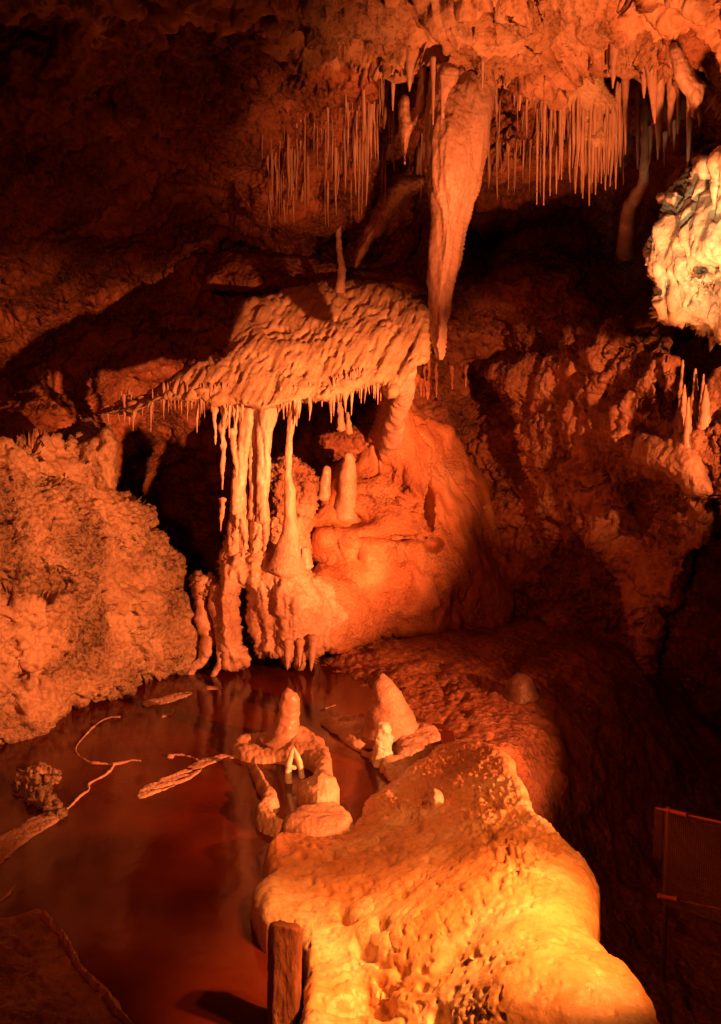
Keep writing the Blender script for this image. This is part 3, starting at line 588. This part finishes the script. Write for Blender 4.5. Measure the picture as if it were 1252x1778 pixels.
for k in range(120):
    a = R1.choice([470, 500, 516, 545, 566, 580, 604, 622, 640, 655, 668]) + R1.gauss(0, 11)
    t = (a - 440) / 240
    b = 262 - t * 110 + R1.choice([R1.uniform(-20, 40), R1.uniform(20, 110)]); L = 12 + R1.random() ** 1.6 * 130 * (0.45 + 0.6 * t)
    lst.append((a, b, min(b + L + 10, 395 - 80 * max(0, t - 0.6)), 2.2 + R1.random() ** 2.5 * 7))
straws(lst, 'slender straw in the dense field left of the giant stalactite', 'soda straws left of the giant stalactite', 0.01, wallS)
lst = [(745 + R1.uniform(-30, 0), b := R1.uniform(235, 290), b + R1.uniform(30, 70), R1.uniform(3, 5)) for k in range(12)]
straws(lst, 'short straw in the shadow behind the left edge of the giant stalactite', 'soda straws in shadow behind the giant stalactite', -0.05, wallS)
lst = []
for k in range(46):
    a = 858 + k * 2.35 + R1.uniform(-3, 3); b = R1.choice([R1.uniform(155, 200), R1.uniform(245, 275)]); lst.append((a + R1.gauss(0, 5), b, b + 12 + R1.random() ** 1.7 * 75, 2.4 + R1.random() ** 2.5 * 7))
straws(lst, 'short straw on the ceiling step right of the giant stalactite', 'soda straws right of the giant stalactite', 0.0, wallS)
lst = []
for k in range(26):
    a = 956 + k * 5.2 + R1.uniform(-3, 3); b = R1.uniform(165, 235) if a < 1074 else R1.uniform(150, 200); pk = 358 - abs(a - 1035) * 0.7
    lst.append((a, b, max(b + 40, pk - R1.uniform(0, 95)), R1.uniform(4, 10)))
straws(lst, 'stalactite spike in the crowded cluster under the broad fluted drapery', 'spikes under the broad fluted drapery', 0.0, lambda x, y: np.minimum(drS(x, y), np.minimum(wallS(x, y), 5.9)))
straws(straws_late, 'tiny straw in the fringe along the lower edge of the shelf', 'tiny straws fringing the shelf', 0.03, lambda x, y: np.where(shS(x, y) > 9, 6.6, shS(x, y)))
lst = [(a + R1.uniform(-2, 2), b, b + R1.uniform(14, 34), R1.uniform(4, 7)) for a, b in [(655,62),(664,80),(700,60),(640,70),(672,100),(560,86),(598,78),(905,120),(944,130),(1076,100),(1088,100),(1092,96),(1080,102),(780,124),(800,128),(790,130),(740,104),(731,100)]]
straws(lst, 'tiny drip on the torn lip of the ceiling', 'drips on the ceiling lip', 0.05, ceilY)

# right side masses
PR = [(1196,318),(1200,300),(1206,284),(1216,275),(1228,278),(1231,292),(1224,312),(1226,322),(1238,318),(1234,296),(1243,278),(1256,266),(1400,240),(1500,420),(1420,600),(1300,600),(1256,586),(1244,570),(1232,574),(1216,580),(1204,566),(1180,562),(1166,560),(1144,548),(1137,520),(1142,484),(1128,474),(1124,450),(1128,424),(1140,404),(1156,380),(1160,356),(1174,344),(1184,334)]
def prg(x, y): return 0.25 * spot((1162,520,7,26),(1176,535,12,8),(1240,500,12,30),(1225,470,14,8))(x, y)
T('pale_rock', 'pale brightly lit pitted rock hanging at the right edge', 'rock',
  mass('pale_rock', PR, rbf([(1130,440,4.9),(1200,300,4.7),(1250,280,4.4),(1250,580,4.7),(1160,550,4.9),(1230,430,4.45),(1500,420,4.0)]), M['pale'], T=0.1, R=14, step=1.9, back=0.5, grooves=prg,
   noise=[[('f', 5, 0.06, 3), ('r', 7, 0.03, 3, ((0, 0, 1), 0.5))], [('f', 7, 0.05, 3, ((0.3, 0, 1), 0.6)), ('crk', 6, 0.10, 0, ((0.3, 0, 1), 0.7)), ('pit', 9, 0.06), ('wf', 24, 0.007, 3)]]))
T('rock_finger', 'knobbed finger of rock pointing left from top of the pale rock', 'rock',
  tube('rock_finger', [(1145,347,7),(1156,342,7),(1170,334,7),(1184,318,8),(1200,302,12)], 4.9, M['crust'], noise=[('w', 30, 0.03, 0), ('f', 20, 0.01, 2)]))
T('sloping_rock', 'dark sloping tongue of rock above the pale rock', 'rock',
  mass('sloping_rock', [(1150,330),(1180,290),(1215,262),(1256,236),(1400,180),(1400,250),(1256,272),(1226,268),(1204,284),(1190,308),(1170,326)], 5.2, M['wall'], T=0.2, R=20, noise=[[('f', 6, 0.05, 3)], [('f', 20, 0.02, 3)]]))
RO = [(850,640),(900,628),(950,612),(990,580),(1018,562),(1060,556),(1090,562),(1120,574),(1132,588),(1156,600),(1162,612),(1150,622),(1172,640),(1176,664),(1184,700),(1192,668),(1200,676),(1204,706),(1210,690),(1218,668),(1222,700),(1228,680),(1232,650),(1242,634),(1256,630),(1500,600),(1500,900),(1262,900),(1254,862),(1240,830),(1236,870),(1238,905),(1200,980),(1170,1030),(1144,1080),(1130,1172),(1118,1130),(1100,1080),(1080,1030),(1060,985),(1020,950),(970,920),(940,860),(920,800),(890,730),(860,680)]
roY = rbf([(850,640,8.0),(1000,570,7.0),(1120,580,6.2),(1160,610,5.9),(1240,650,5.3),(1500,700,4.6),(1240,850,5.3),(1100,760,6.0),(1000,700,6.9),(940,860,7.6),(1130,1170,6.8),(1060,980,7.1),(1180,1000,6.0),(1000,840,7.1),(1238,905,5.5)])
def rog(x, y): return 0.9 * spot((1120,885,44,44))(x, y) + 0.3 * spot((1150,690,10,20),(1125,705,14,10),(1062,688,20,14),(1170,690,8,20),(1115,742,20,8))(x, y) + 0.25 * spot((1100,760,12,6))(x, y)
T('rugged_outcrop', 'big rugged outcrop with spiky top narrowing to a point at lower right', 'rock',
  mass('rugged_outcrop', RO, roY, M['outcrop'], T=0.25, R=40, step=2.3, back=0.6, grooves=rog,
   noise=[[('wf', 2.2, 0.22, 3), ('crk', 3, 0.10)], [('wf', 7, 0.07, 4, ((0.3, 0, 1), 0.5)), ('crk', 6, 0.06, 0, ((0.3, 0, 1), 0.5)), ('w', 36, 0.02, 0), ('wf', 22, 0.018, 3, ((0.2, 0, 1), 0.35))]]))
T('flowstone_lobe', 'smooth rounded lobe drooping on the front of the rugged outcrop', 'flowstone',
  mass('flowstone_lobe', [(1096,780),(1110,756),(1134,752),(1160,760),(1180,742),(1194,748),(1206,770),(1222,790),(1226,820),(1238,846),(1236,858),(1222,860),(1206,864),(1190,856),(1180,840),(1150,826),(1120,812),(1098,800)], rbf([(1096,780,5.8),(1230,850,5.1),(1190,760,5.35),(1150,800,5.45)]), M['flow'], T=0.16, R=30, step=2.0, noise=[[('f', 6, 0.04, 3)], [('w', 30, 0.014, 0, None, spot((1130,810,30,14),(1200,790,20,30))), ('f', 50, 0.005, 2)]]))
roS = surf(bpy.data.objects['rugged_outcrop'])
spk = [(1186,625,5),(1208,640,6),(1222,650,5),(1206,668,7),(1189,668,6),(1226,668,8),(1196,690,6)]
for k, (a, b, w) in enumerate(spk):
    T('stalagmite', 'spiky stalagmite on the top of the rugged outcrop at right', 'stalagmite', tube('stalagmite', [(a, b, 1.5), (a - 1, b + 14, w * 0.5), (a - 1, b + 34, w * 0.8), (a - 2, b + 60, w * 1.3), (a - 2, b + 90, w * 1.5)], min(5.7, float(roS(a - 2, b + 70))) + 0.02, M['stal'], noise=[('f', 25, 0.012, 3)]), 'spiky stalagmites on the rugged outcrop')
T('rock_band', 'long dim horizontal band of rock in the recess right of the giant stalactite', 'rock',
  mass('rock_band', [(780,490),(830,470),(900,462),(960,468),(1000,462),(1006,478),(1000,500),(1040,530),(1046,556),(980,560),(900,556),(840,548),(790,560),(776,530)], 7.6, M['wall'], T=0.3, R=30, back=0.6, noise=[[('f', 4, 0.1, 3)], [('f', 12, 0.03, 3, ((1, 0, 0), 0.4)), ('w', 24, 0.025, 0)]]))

# ================================================================== FLOOR THINGS
# big foreground mound
MM = [(612,1422),(626,1396),(642,1372),(664,1350),(690,1332),(720,1312),(742,1286),(790,1272),(830,1276),(862,1292),(900,1330),(930,1390),(972,1440),(1014,1486),(1032,1516),(1034,1570),(1030,1606),(1060,1645),(1100,1692),(1130,1736),(1160,1790),(1230,1920),(1300,2200),(1300,2700),(500,2700),(520,1900),(523,1778),(528,1700),(526,1626),(508,1604),(480,1598),(458,1588),(443,1570),(437,1548),(444,1528),(462,1514),(474,1500),(466,1484),(456,1466),(468,1452),(470,1438),(492,1430),(520,1432),(556,1440),(590,1432)]
mz = rbf([(612,1422,0.05),(690,1332,0.08),(790,1272,0.12),(900,1330,0.26),(470,1440,0.09),(440,1550,0.12),(525,1620,0.14),(523,1778,0.16),(500,2700,0.1),(600,1500,0.13),(600,1650,0.13),(700,1420,0.16),(800,1480,0.30),(930,1400,0.34),(880,1550,0.42),(1030,1520,0.36),(1034,1600,0.38),(960,1620,0.46),(750,1600,0.27),(850,1700,0.42),(1000,1700,0.46),(1160,1790,0.42),(1300,2700,0.3),(900,2100,0.4),(650,1760,0.14),(700,1700,0.2)])
pits = [(668,1598+12,16,13,0.10),(600,1590,12,14,0.09),(588,1580,9,8,0.05),(612,1600,12,8,0.06),(540,1528,7,6,0.03),(536,1572,8,6,0.03),(632,1648,16,10,0.08),(645,1660,12,9,0.06),(668,1676,14,8,0.07),(700,1688,12,7,0.05),(735,1684,7,6,0.05),(684,1640,6,10,0.03),(735,1712,8,7,0.05),(660,1704,10,5,0.05),(672,1716,12,5,0.05),(610,1680,20,5,0.03),(640,1735,22,14,0.09),(600,1745,26,12,0.08),(670,1750,22,16,0.08),(560,1745,18,14,0.05),(760,1764,14,18,0.08),(716,1368,26,11,0.10),(698,1412,22,15,0.07),(720,1432,10,10,0.05),(770,1256,36,14,0.12),(735,1302,14,10,0.07),(840,1300,20,8,0.04),(576,1432,22,8,0.05),(522,1486,9,5,0.04),(534,1466,6,6,0.03),(577,1488,12,6,0.04),(580,1450,5,6,0.03),(612,1462,16,6,0.03),(672,1502,12,8,0.03),(626,1552,10,7,0.035),(570,1545,9,5,0.03),(700,1556,7,12,0.02),(850,1462,13,12,0.05),(868,1488,18,8,0.05),(894,1518,8,8,0.04),(770,1620,5,5,0.03),(820,1650,6,4,0.02)]
def mex(x, y, p):
    z = 0
    for a, b, rx, ry, d in pits:
        q = ((x - a) / rx) ** 2 + ((y - b) / ry) ** 2; z = z - d * 0.5 * np.exp(-q ** 1.3)
    z = z + 0.035 * spot((470,1455,26,20))(x, y) + 0.03 * spot((470,1550,30,34))(x, y)
    return z
FD = (0.75, 0.6, 0)
T('flowstone_dome', 'large glossy orange flowstone dome filling the foreground', 'flowstone',
  terrain('flowstone_dome', polysd(MM), bb(MM), mz, M['mound'], R=22, lip=0.035, margin=46, drop=1.1, step=2.3, extra=mex, power=0.75,
   noise=[[('f', 2.2, 0.05, 3)], [('f', 5, 0.016, 3, (FD, 0.35)), ('f', 12, 0.022, 3, ((1, -0.5, 0), 0.35), spot((620,1500,110,80))), ('pit', 13, 0.018, 0, ((1, -0.5, 0), 0.5), spot((600,1470,130,50),(650,1690,100,60))), ('wf', 26, 0.06, 3, None, spot((850,1400,45,55),(900,1490,50,40))), ('wf', 45, 0.022, 3, None, spot((800,1330,110,50),(930,1460,70,60),(820,1760,40,20),(690,1390,50,20))), ('r', 28, 0.012, 3, ((1, -0.6, 0), 0.2), spot((650,1720,70,40))), ('pit', 34, 0.006), ('wf', 13, 0.007, 4), ('r', 14, 0.006, 3, ((1, -0.6, 0), 0.3), spot((620,1480,140,60),(700,1700,120,90)))]]))
DI = [(400,1286),(408,1274),(430,1266),(470,1260),(500,1258),(535,1260),(560,1276),(572,1296),(574,1318),(570,1340),(584,1350),(586,1362),(574,1372),(545,1378),(522,1368),(516,1356),(528,1344),(546,1338),(550,1320),(540,1306),(512,1302),(480,1306),(450,1312),(424,1308)]
T('flowstone_disc', 'flat saucer-like flowstone rim around the left blunt stalagmite', 'flowstone',
  terrain('flowstone_disc', polysd(DI), bb(DI), rbf([(400,1286,0.07),(480,1262,0.09),(570,1300,0.1),(545,1376,0.12),(450,1310,0.05),(520,1350,0.1)]), M['flow'], R=12, lip=0.03, margin=7, drop=0.25, step=1.7,
   extra=lambda x, y, p: -0.035 * spot((455,1284,30,8))(x, y) + 0.05 * spot((505,1272,26,12))(x, y) + 0.03 * spot((560,1358,18,10))(x, y), noise=[('f', 9, 0.025, 3), ('w', 30, 0.01, 0), ('f', 40, 0.006, 3)]))
RC = [(434,1314),(446,1316),(456,1332),(466,1350),(480,1364),(486,1382),(474,1392),(472,1402),(486,1412),(500,1424),(486,1430),(462,1424),(446,1412),(442,1398),(452,1382),(458,1370),(450,1352),(440,1334)]
T('rimstone_dam', 'bright winding rim between the red pool and the small dark pool', 'rimstone',
  terrain('rimstone_dam', polysd(RC), bb(RC), 0.07, M['flow'], R=8, lip=0.04, margin=5, drop=0.25, step=1.6, noise=[('f', 10, 0.025, 3), ('f', 40, 0.006, 3)]))
TO = [(486,1424),(504,1404),(526,1390),(556,1382),(592,1386),(610,1406),(614,1424),(596,1436),(560,1440),(520,1436)]
T('flowstone_tongue', 'ribbed flowstone tongue between the small dark pool and the big dome', 'flowstone',
  terrain('flowstone_tongue', polysd(TO), bb(TO), 0.09, M['flow'], R=12, lip=0.035, margin=6, drop=0.25, step=1.7, noise=[('f', 9, 0.03, 3, ((1, 0, 0), 0.4)), ('f', 26, 0.014, 3, ((1, 0, 0), 0.3))]))
PF = [(552,1242),(580,1234),(630,1232),(700,1238),(750,1252),(768,1270),(752,1292),(730,1310),(716,1330),(712,1350),(690,1352),(664,1330),(640,1302),(606,1284),(576,1262)]
T('flowstone_apron', 'low rippled flowstone apron around the cone stalagmite', 'flowstone',
  terrain('flowstone_apron', polysd(PF), bb(PF), rbf([(552,1242,0.04),(650,1240,0.1),(768,1270,0.1),(690,1330,0.06),(600,1280,0.04)]), M['flow'], R=14, lip=0.03, margin=7, drop=0.25, step=1.7, extra=lambda x, y, p: -0.08 * spot((645,1285,20,10),(684,1290,8,12))(x, y), noise=[('f', 8, 0.03, 3), ('f', 20, 0.014, 3, ((1, 0, 0), 0.3)), ('pit', 12, 0.02)]))
# stalagmites
def gmite(pts, y_ground_z, label, mat=None, nz=None, seg=28, name='stalagmite'):
    px, py = pts[-1][0], pts[-1][1]; Yv = float(G(px, py, y_ground_z)[1])
    return T(name, label, 'stalagmite', tube(name, pts, Yv, mat or M['flow'], seg=seg, ds=2.0, noise=nz or [('f', 8, 0.02, 3), ('f', 40, 0.006, 3), ('pit', 18, 0.01)]))
gmite([(500,1196,6),(502,1201,12),(504,1212,16),(503,1226,17),(501,1244,18),(500,1260,22),(499,1272,32),(499,1282,52)], 0.07, 'blunt thumb-shaped stalagmite rising from the flat saucer-like rim')
gmite([(664,1170,4),(665,1176,10),(667,1190,18),(671,1210,28),(674,1228,37),(676,1244,43),(677,1258,47),(678,1272,52)], 0.06, 'large pale cone-shaped stalagmite on the rippled apron')
gmite([(669,1258,9),(667,1266,13),(665,1285,14.5),(664,1305,15),(662,1328,16)], 0.0, 'stubby crusted white stump standing in front of the cone stalagmite', M['pale'], [('w', 34, 0.02, 0), ('f', 25, 0.012, 3)])
gmite([(755,1370,6),(756,1378,12),(756,1394,17),(756,1410,24)], 0.14, 'small rounded stalagmite bump on top of the big dome')
gmite([(884,1474,5),(886,1482,12),(886,1494,19),(886,1506,24)], 0.30, 'whitish crystal-tufted nub on the big dome', M['pale'], [('w', 40, 0.03, 0), ('f', 30, 0.01, 2)])
gmite([(908,1519,8),(909,1528,15),(911,1540,20),(913,1552,26)], 0.34, 'bright smooth nub right below the crystal-tufted nub', M['pale'])
# forked little tooth
tw = bpy.data.objects.new('twin_stalagmite', None); COL.objects.link(tw); b0 = G(510, 1358, 0.0); tw.location = b0
tag(tw, 'small white arch-shaped stalagmite with two legs in the dark pool', 'stalagmite')
Yt = float(b0[1])
for nm, pts in [('leg', [(510,1298,1.5),(506,1308,4.5),(502,1325,5.5),(500,1342,6),(503,1360,7)]), ('leg', [(510,1297,1.5),(516,1312,4.5),(521,1328,5.5),(525,1350,5.5)]), ('crossbar', [(500,1336,4),(507,1332,4.5),(514,1333,3)])]:
    o = tube(nm, pts, Yt, M['pale'], seg=12, ds=1.6, noise=[('f', 30, 0.008, 2)]); 
    o.parent = tw; o.matrix_parent_inverse = tw.matrix_world.inverted()
    o.matrix_parent_inverse.translation = -tw.location
gmite([(900,1172,10),(901,1180,20),(903,1192,26),(905,1212,32)], 0.08, 'dim rounded boulder-like stalagmite at the dark right edge of the gravel slope', M['dark'])

# rimstone ridges on the pool
def ridge(lines, label, z=0.018, w=3, margin=4, nz=None, mat='stal', name='rimstone_dam'):
    z = z * 0.55
    pts = np.concatenate([np.array(l[0], float) for l in lines])
    bbx = (*(pts.min(0) - 14), *(pts.max(0) + 14))
    return T(name, label, 'rimstone', terrain(name, lambda x, y: sdlines(x, y, lines), bbx, z, M[mat], R=max(l[1] for l in lines) + 0.5, lip=z + 0.004, margin=2.5, drop=0.05, step=1.3, noise=nz or [('wf', 24, 0.010, 3, ((1, 0.7, 0), 0.35)), ('wf', 60, 0.004, 3)]))
ridge([([(208,1242),(190,1242),(170,1252),(150,1272),(132,1292),(131,1304),(145,1316),(160,1322),(180,1323),(196,1325),(214,1322),(228,1317),(244,1318)], 1.8), ([(198,1325),(192,1336),(176,1347),(160,1354),(152,1360),(156,1368),(146,1374),(136,1382),(128,1392),(116,1402),(104,1408)], 2.4)], 'thin looping rimstone line on the back left of the pool')
def crust(poly, label, z=0.005):
    return T('rimstone_dam', label, 'rimstone', terrain('rimstone_dam', polysd(poly), bb(poly), z, M['stal'], R=4, lip=z + 0.003, margin=2.5, drop=0.05, step=1.2,
      noise=[('wf', 26, 0.012, 4, ((1, 0.8, 0), 0.18)), ('wf', 50, 0.006, 3), ('pit', 30, 0.012, 0, ((1, 0.8, 0), 0.4))]))
crust([(234,1382),(244,1366),(270,1354),(300,1342),(326,1330),(346,1316),(364,1310),(400,1307),(436,1316),(442,1322),(404,1314),(380,1319),(356,1331),(340,1347),(304,1364),(270,1377),(246,1386)], 'broad pale rimstone streak joining the middle of the pool to the bright rim')
ridge([([(300,1308),(318,1308),(334,1312),(348,1320)], 1.2)], 'short curved spur reaching up from the broad pale rimstone streak')
ridge([([(292,1309),(299,1309)], 3)], 'tiny pale lump at the end of the short spur', z=0.03)
crust([(-160,1530),(-60,1480),(0,1450),(30,1430),(60,1414),(92,1402),(112,1406),(106,1420),(80,1436),(50,1454),(24,1476),(0,1498),(-60,1540),(-160,1600)], 'thick rimstone ridge running off the left edge of the picture', 0.012)
crust([(244,1217),(270,1210),(300,1203),(336,1198),(332,1207),(300,1218),(262,1228),(250,1226)], 'short pale rimstone flat near the foot of the leftmost twisted pillar')
ridge([([(282,1242),(302,1237),(300,1230)], 2)], 'tiny hooked rim just below the short rimstone flat')
ridge([([(360,1192),(384,1192)], 3.5)], 'small bright crust patch in front of the hooked pillar foot')
ridge([([(556,1232),(570,1226),(584,1221)], 1.2)], 'tiny stick-like rim at the back of the pool between the stalagmites')
CRU = [(22,1348),(44,1330),(70,1322),(96,1326),(102,1346),(84,1362),(90,1378),(108,1394),(112,1412),(96,1414),(72,1396),(48,1384),(26,1368)]
T('crusted_islet', 'knobbly dark crusted islet at the left side of the pool', 'rock',
  terrain('crusted_islet', polysd(CRU), bb(CRU), 0.03, M['crust'], R=10, lip=0.02, margin=5, drop=0.2, step=1.6, noise=[('w', 24, 0.05, 0), ('f', 14, 0.03, 3)]))
LB = [(-500,1540),(-100,1560),(-20,1590),(30,1586),(72,1576),(100,1602),(124,1640),(146,1672),(184,1712),(214,1752),(246,1790),(330,1900),(400,2400),(-900,2400)]
T('rocky_bank', 'rough rock bank with knobbed ridges in the lower left corner', 'rock',
  terrain('rocky_bank', polysd(LB), bb(LB), rbf([(-500,1540,0.05),(72,1576,0.012),(146,1672,0.02),(246,1790,0.015),(50,1680,0.02),(-200,1800,0.05),(100,1778,0.02),(400,2400,0.01),(-900,2400,0.08)]), M['wall'], R=12, lip=0.02, margin=8, drop=0.2, step=2.3,
   noise=[[('wf', 4, 0.02, 3)], [('wf', 11, 0.014, 4), ('r', 9, 0.012, 3, ((1, -1, 0), 0.4)), ('wf', 30, 0.005, 3)]]))
ridge([([(74,1578),(100,1602),(120,1632),(136,1668),(158,1694),(184,1714),(200,1742),(226,1768),(246,1790)], 3.2)], 'winding pale crest along the edge of the rocky bank', z=0.10)
ridge([([(0,1560),(14,1552),(26,1534)], 2)], 'small rim fragment at the left edge above the rocky bank')

# rough brown post-shaped block
def post():
    a = G(498, 1790, -0.15); Yv = 2.62
    pl = [(466,1602),(480,1597),(504,1602),(524,1610),(523,1640),(522,1700),(520,1780),(520,1850),(464,1850),(464,1780),(464,1700),(464,1640)]
    return mass('post_shape', pl, 2.48, M['post'], T=0.05, R=12, step=1.6, back=0.06, noise=[('f', 12, 0.01, 3, ((0, 0, 1), 0.3)), ('f', 40, 0.006, 3, ((0, 0, 1), 0.2))], smooth=1)
T('post_shape', 'rough brown post-shaped block standing against the left side of the big dome', 'post', post())

# fence in the dark on the right
def bar(name, a, b, r, mat, parent, seg=8):
    a = np.array(a); b = np.array(b); t = (b - a) / np.linalg.norm(b - a); u = np.cross(t, [0, 0, 1.0] if abs(t[2]) < 0.9 else [1.0, 0, 0]); u /= np.linalg.norm(u); v = np.cross(t, u)
    V = []
    for c in (a, b):
        for j in range(seg): th = 2 * math.pi * j / seg; V.append(tuple(c + r * (math.cos(th) * u + math.sin(th) * v)))
    f = [(j, (j + 1) % seg, seg + (j + 1) % seg, seg + j) for j in range(seg)] + [tuple(range(seg))[::-1], tuple(range(seg, 2 * seg))]
    return V, f
def join(name, parts, mat, parent):
    V = []; Fc = []
    for v, f in parts:
        o = len(V); V += v; Fc += [tuple(i + o for i in x) for x in f]
    me = bpy.data.meshes.new(name); me.from_pydata([tuple(p) for p in V], [], Fc); me.materials.append(mat)
    o = bpy.data.objects.new(name, me); COL.objects.link(o); o.parent = parent; return o
fe = bpy.data.objects.new('mesh_fence', None); COL.objects.link(fe); tag(fe, 'dim wire mesh fence panel with red rail clamps in the dark at right', 'fence')
A0 = P(1154, 1406, 4.4); A1 = P(1252, 1428, 4.1); dv = A1 - A0; A2 = A0 + dv * 3.2
B0 = P(1156, 1566, 4.4); hgt = A0[2] - B0[2]
parts = []
nx, nz = 84, 44
for k in range(nx + 1):
    p = A0 + (A2 - A0) * k / nx; parts.append(bar('', p, p - np.array([0, 0, hgt]), 0.0013, None, None, 4))
for k in range(nz + 1):
    z = np.array([0, 0, hgt * k / nz]); parts.append(bar('', A0 - z, A2 - z, 0.0013, None, None, 4))
join('wire_panel', parts, M['wire'], fe)
C0 = P(1137, 1402, 4.6); C1 = P(1150, 1404, 4.5); parts = []
for k in range(7):
    p = C0 + (C1 - C0) * k / 6; parts.append(bar('', p, p - np.array([0, 0, hgt * 0.55]), 0.0013, None, None, 4))
for k in range(26):
    z = np.array([0, 0, hgt * 0.55 * k / 25]); parts.append(bar('', C0 - z, C1 - z, 0.0013, None, None, 4))
join('wire_panel', parts, M['wire'], fe)
join('rail', [bar('', A0 - dv * 0.15, A2, 0.006, None, None)], M['clamp'], fe)
join('rail', [bar('', P(1170,1562,4.35), P(1252,1578,4.1), 0.005, None, None), bar('', P(1252,1578,4.1), P(1252,1578,4.1) + dv * 2, 0.005, None, None)], M['clamp'], fe)
for (a, b, c_, d_) in [(1160,1407,1194,1415), (1146,1556,1178,1562)]:
    s_ = P(a, b, 4.36); e_ = P(c_, d_, 4.26)
    join('clamp', [bar('', s_, e_, 0.011, None, None, 10), bar('', s_ - (e_ - s_) * 0.05, s_ + (e_ - s_) * 0.12, 0.015, None, None, 8), bar('', e_ - (e_ - s_) * 0.1, e_, 0.014, None, None, 8)], M['clamp'], fe)
for t in (0.03, 1.0):
    p = A0 + (A2 - A0) * t; join('post', [bar('', p + np.array([0, 0.02, 0.01]), p + np.array([0, 0.02, -1.5]), 0.012, None, None, 10)], M['wire'], fe)

# ================================================================== LIGHT: unseen cave lamps, plus spots added as fill
def lamp(name, loc, tgt, power, col, size, blend=0.5, rad=0.05):
    l = bpy.data.lights.new(name, 'SPOT'); l.energy = power; l.color = col; l.spot_size = math.radians(size); l.spot_blend = blend; l.shadow_soft_size = rad
    o = bpy.data.objects.new(name, l); COL.objects.link(o); o.location = loc
    from mathutils import Vector
    o.rotation_euler = (Vector(tgt) - Vector(loc)).to_track_quat('-Z', 'Y').to_euler(); return o
OR = (1.0, 0.25, 0.07); RD = (1.0, 0.11, 0.03); YE = (1.0, 0.31, 0.06); WH = (1.0, 0.58, 0.27)
lamp('unseen_spot', (2.9, 2.2, 1.25), P(330, 1095, 5.8), 2500, OR, 49, 0.7)
lamp('unseen_spot', (2.8, 2.3, 1.15), P(625, 800, 6.9), 3900, OR, 31, 0.8)
lamp('unseen_spot', (1.35, 3.1, 1.2), P(990, 80, 5.3), 950, OR, 54, 1.0)
lamp('unseen_spot', (1.1, 2.6, 1.4), P(590, 270, 6.4), 560, OR, 24, 1.0)  # added spot, brightens the straw field left of the giant stalactite
lamp('unseen_spot', (1.2, 1.5, 2.4), G(720, 1470, 0.3), 420, YE, 44, 1.0)
lamp('unseen_spot', (1.3, 1.7, 2.1), G(860, 1600, 0.42), 1150, YE, 30, 1.0)
lamp('unseen_spot', (1.15, 3.2, 2.2), P(1245, 420, 4.6), 80, WH, 30, 0.6)
lamp('unseen_spot', (2.3, 2.4, 1.9), P(1215, 700, 5.4), 1000, OR, 30, 0.9)  # added spot, brightens the rugged outcrop
lamp('unseen_spot', (-0.6, -0.3, 2.2), P(450, 940, 6.5), 330, RD, 62, 1.0, 0.1)  # invented red fill behind the camera, lifts and reddens the shadows
lamp('unseen_spot', (1.0, 1.0, 1.9), P(1215, 1480, 4.3), 60, RD, 13, 1.0, 0.02)  # weak red spot added so the fence wires show

w = bpy.data.worlds.new('World'); sc.world = w; w.use_nodes = True
w.node_tree.nodes['Background'].inputs[0].default_value = (0.0015, 0.0008, 0.0005, 1); w.node_tree.nodes['Background'].inputs[1].default_value = 1.0
sc.view_settings.view_transform = 'Standard'; sc.view_settings.look = 'None'; sc.view_settings.exposure = 0; sc.view_settings.gamma = 1
sc.cycles.max_bounces = 5; sc.cycles.diffuse_bounces = 1; sc.cycles.glossy_bounces = 3; sc.cycles.sample_clamp_indirect = 3
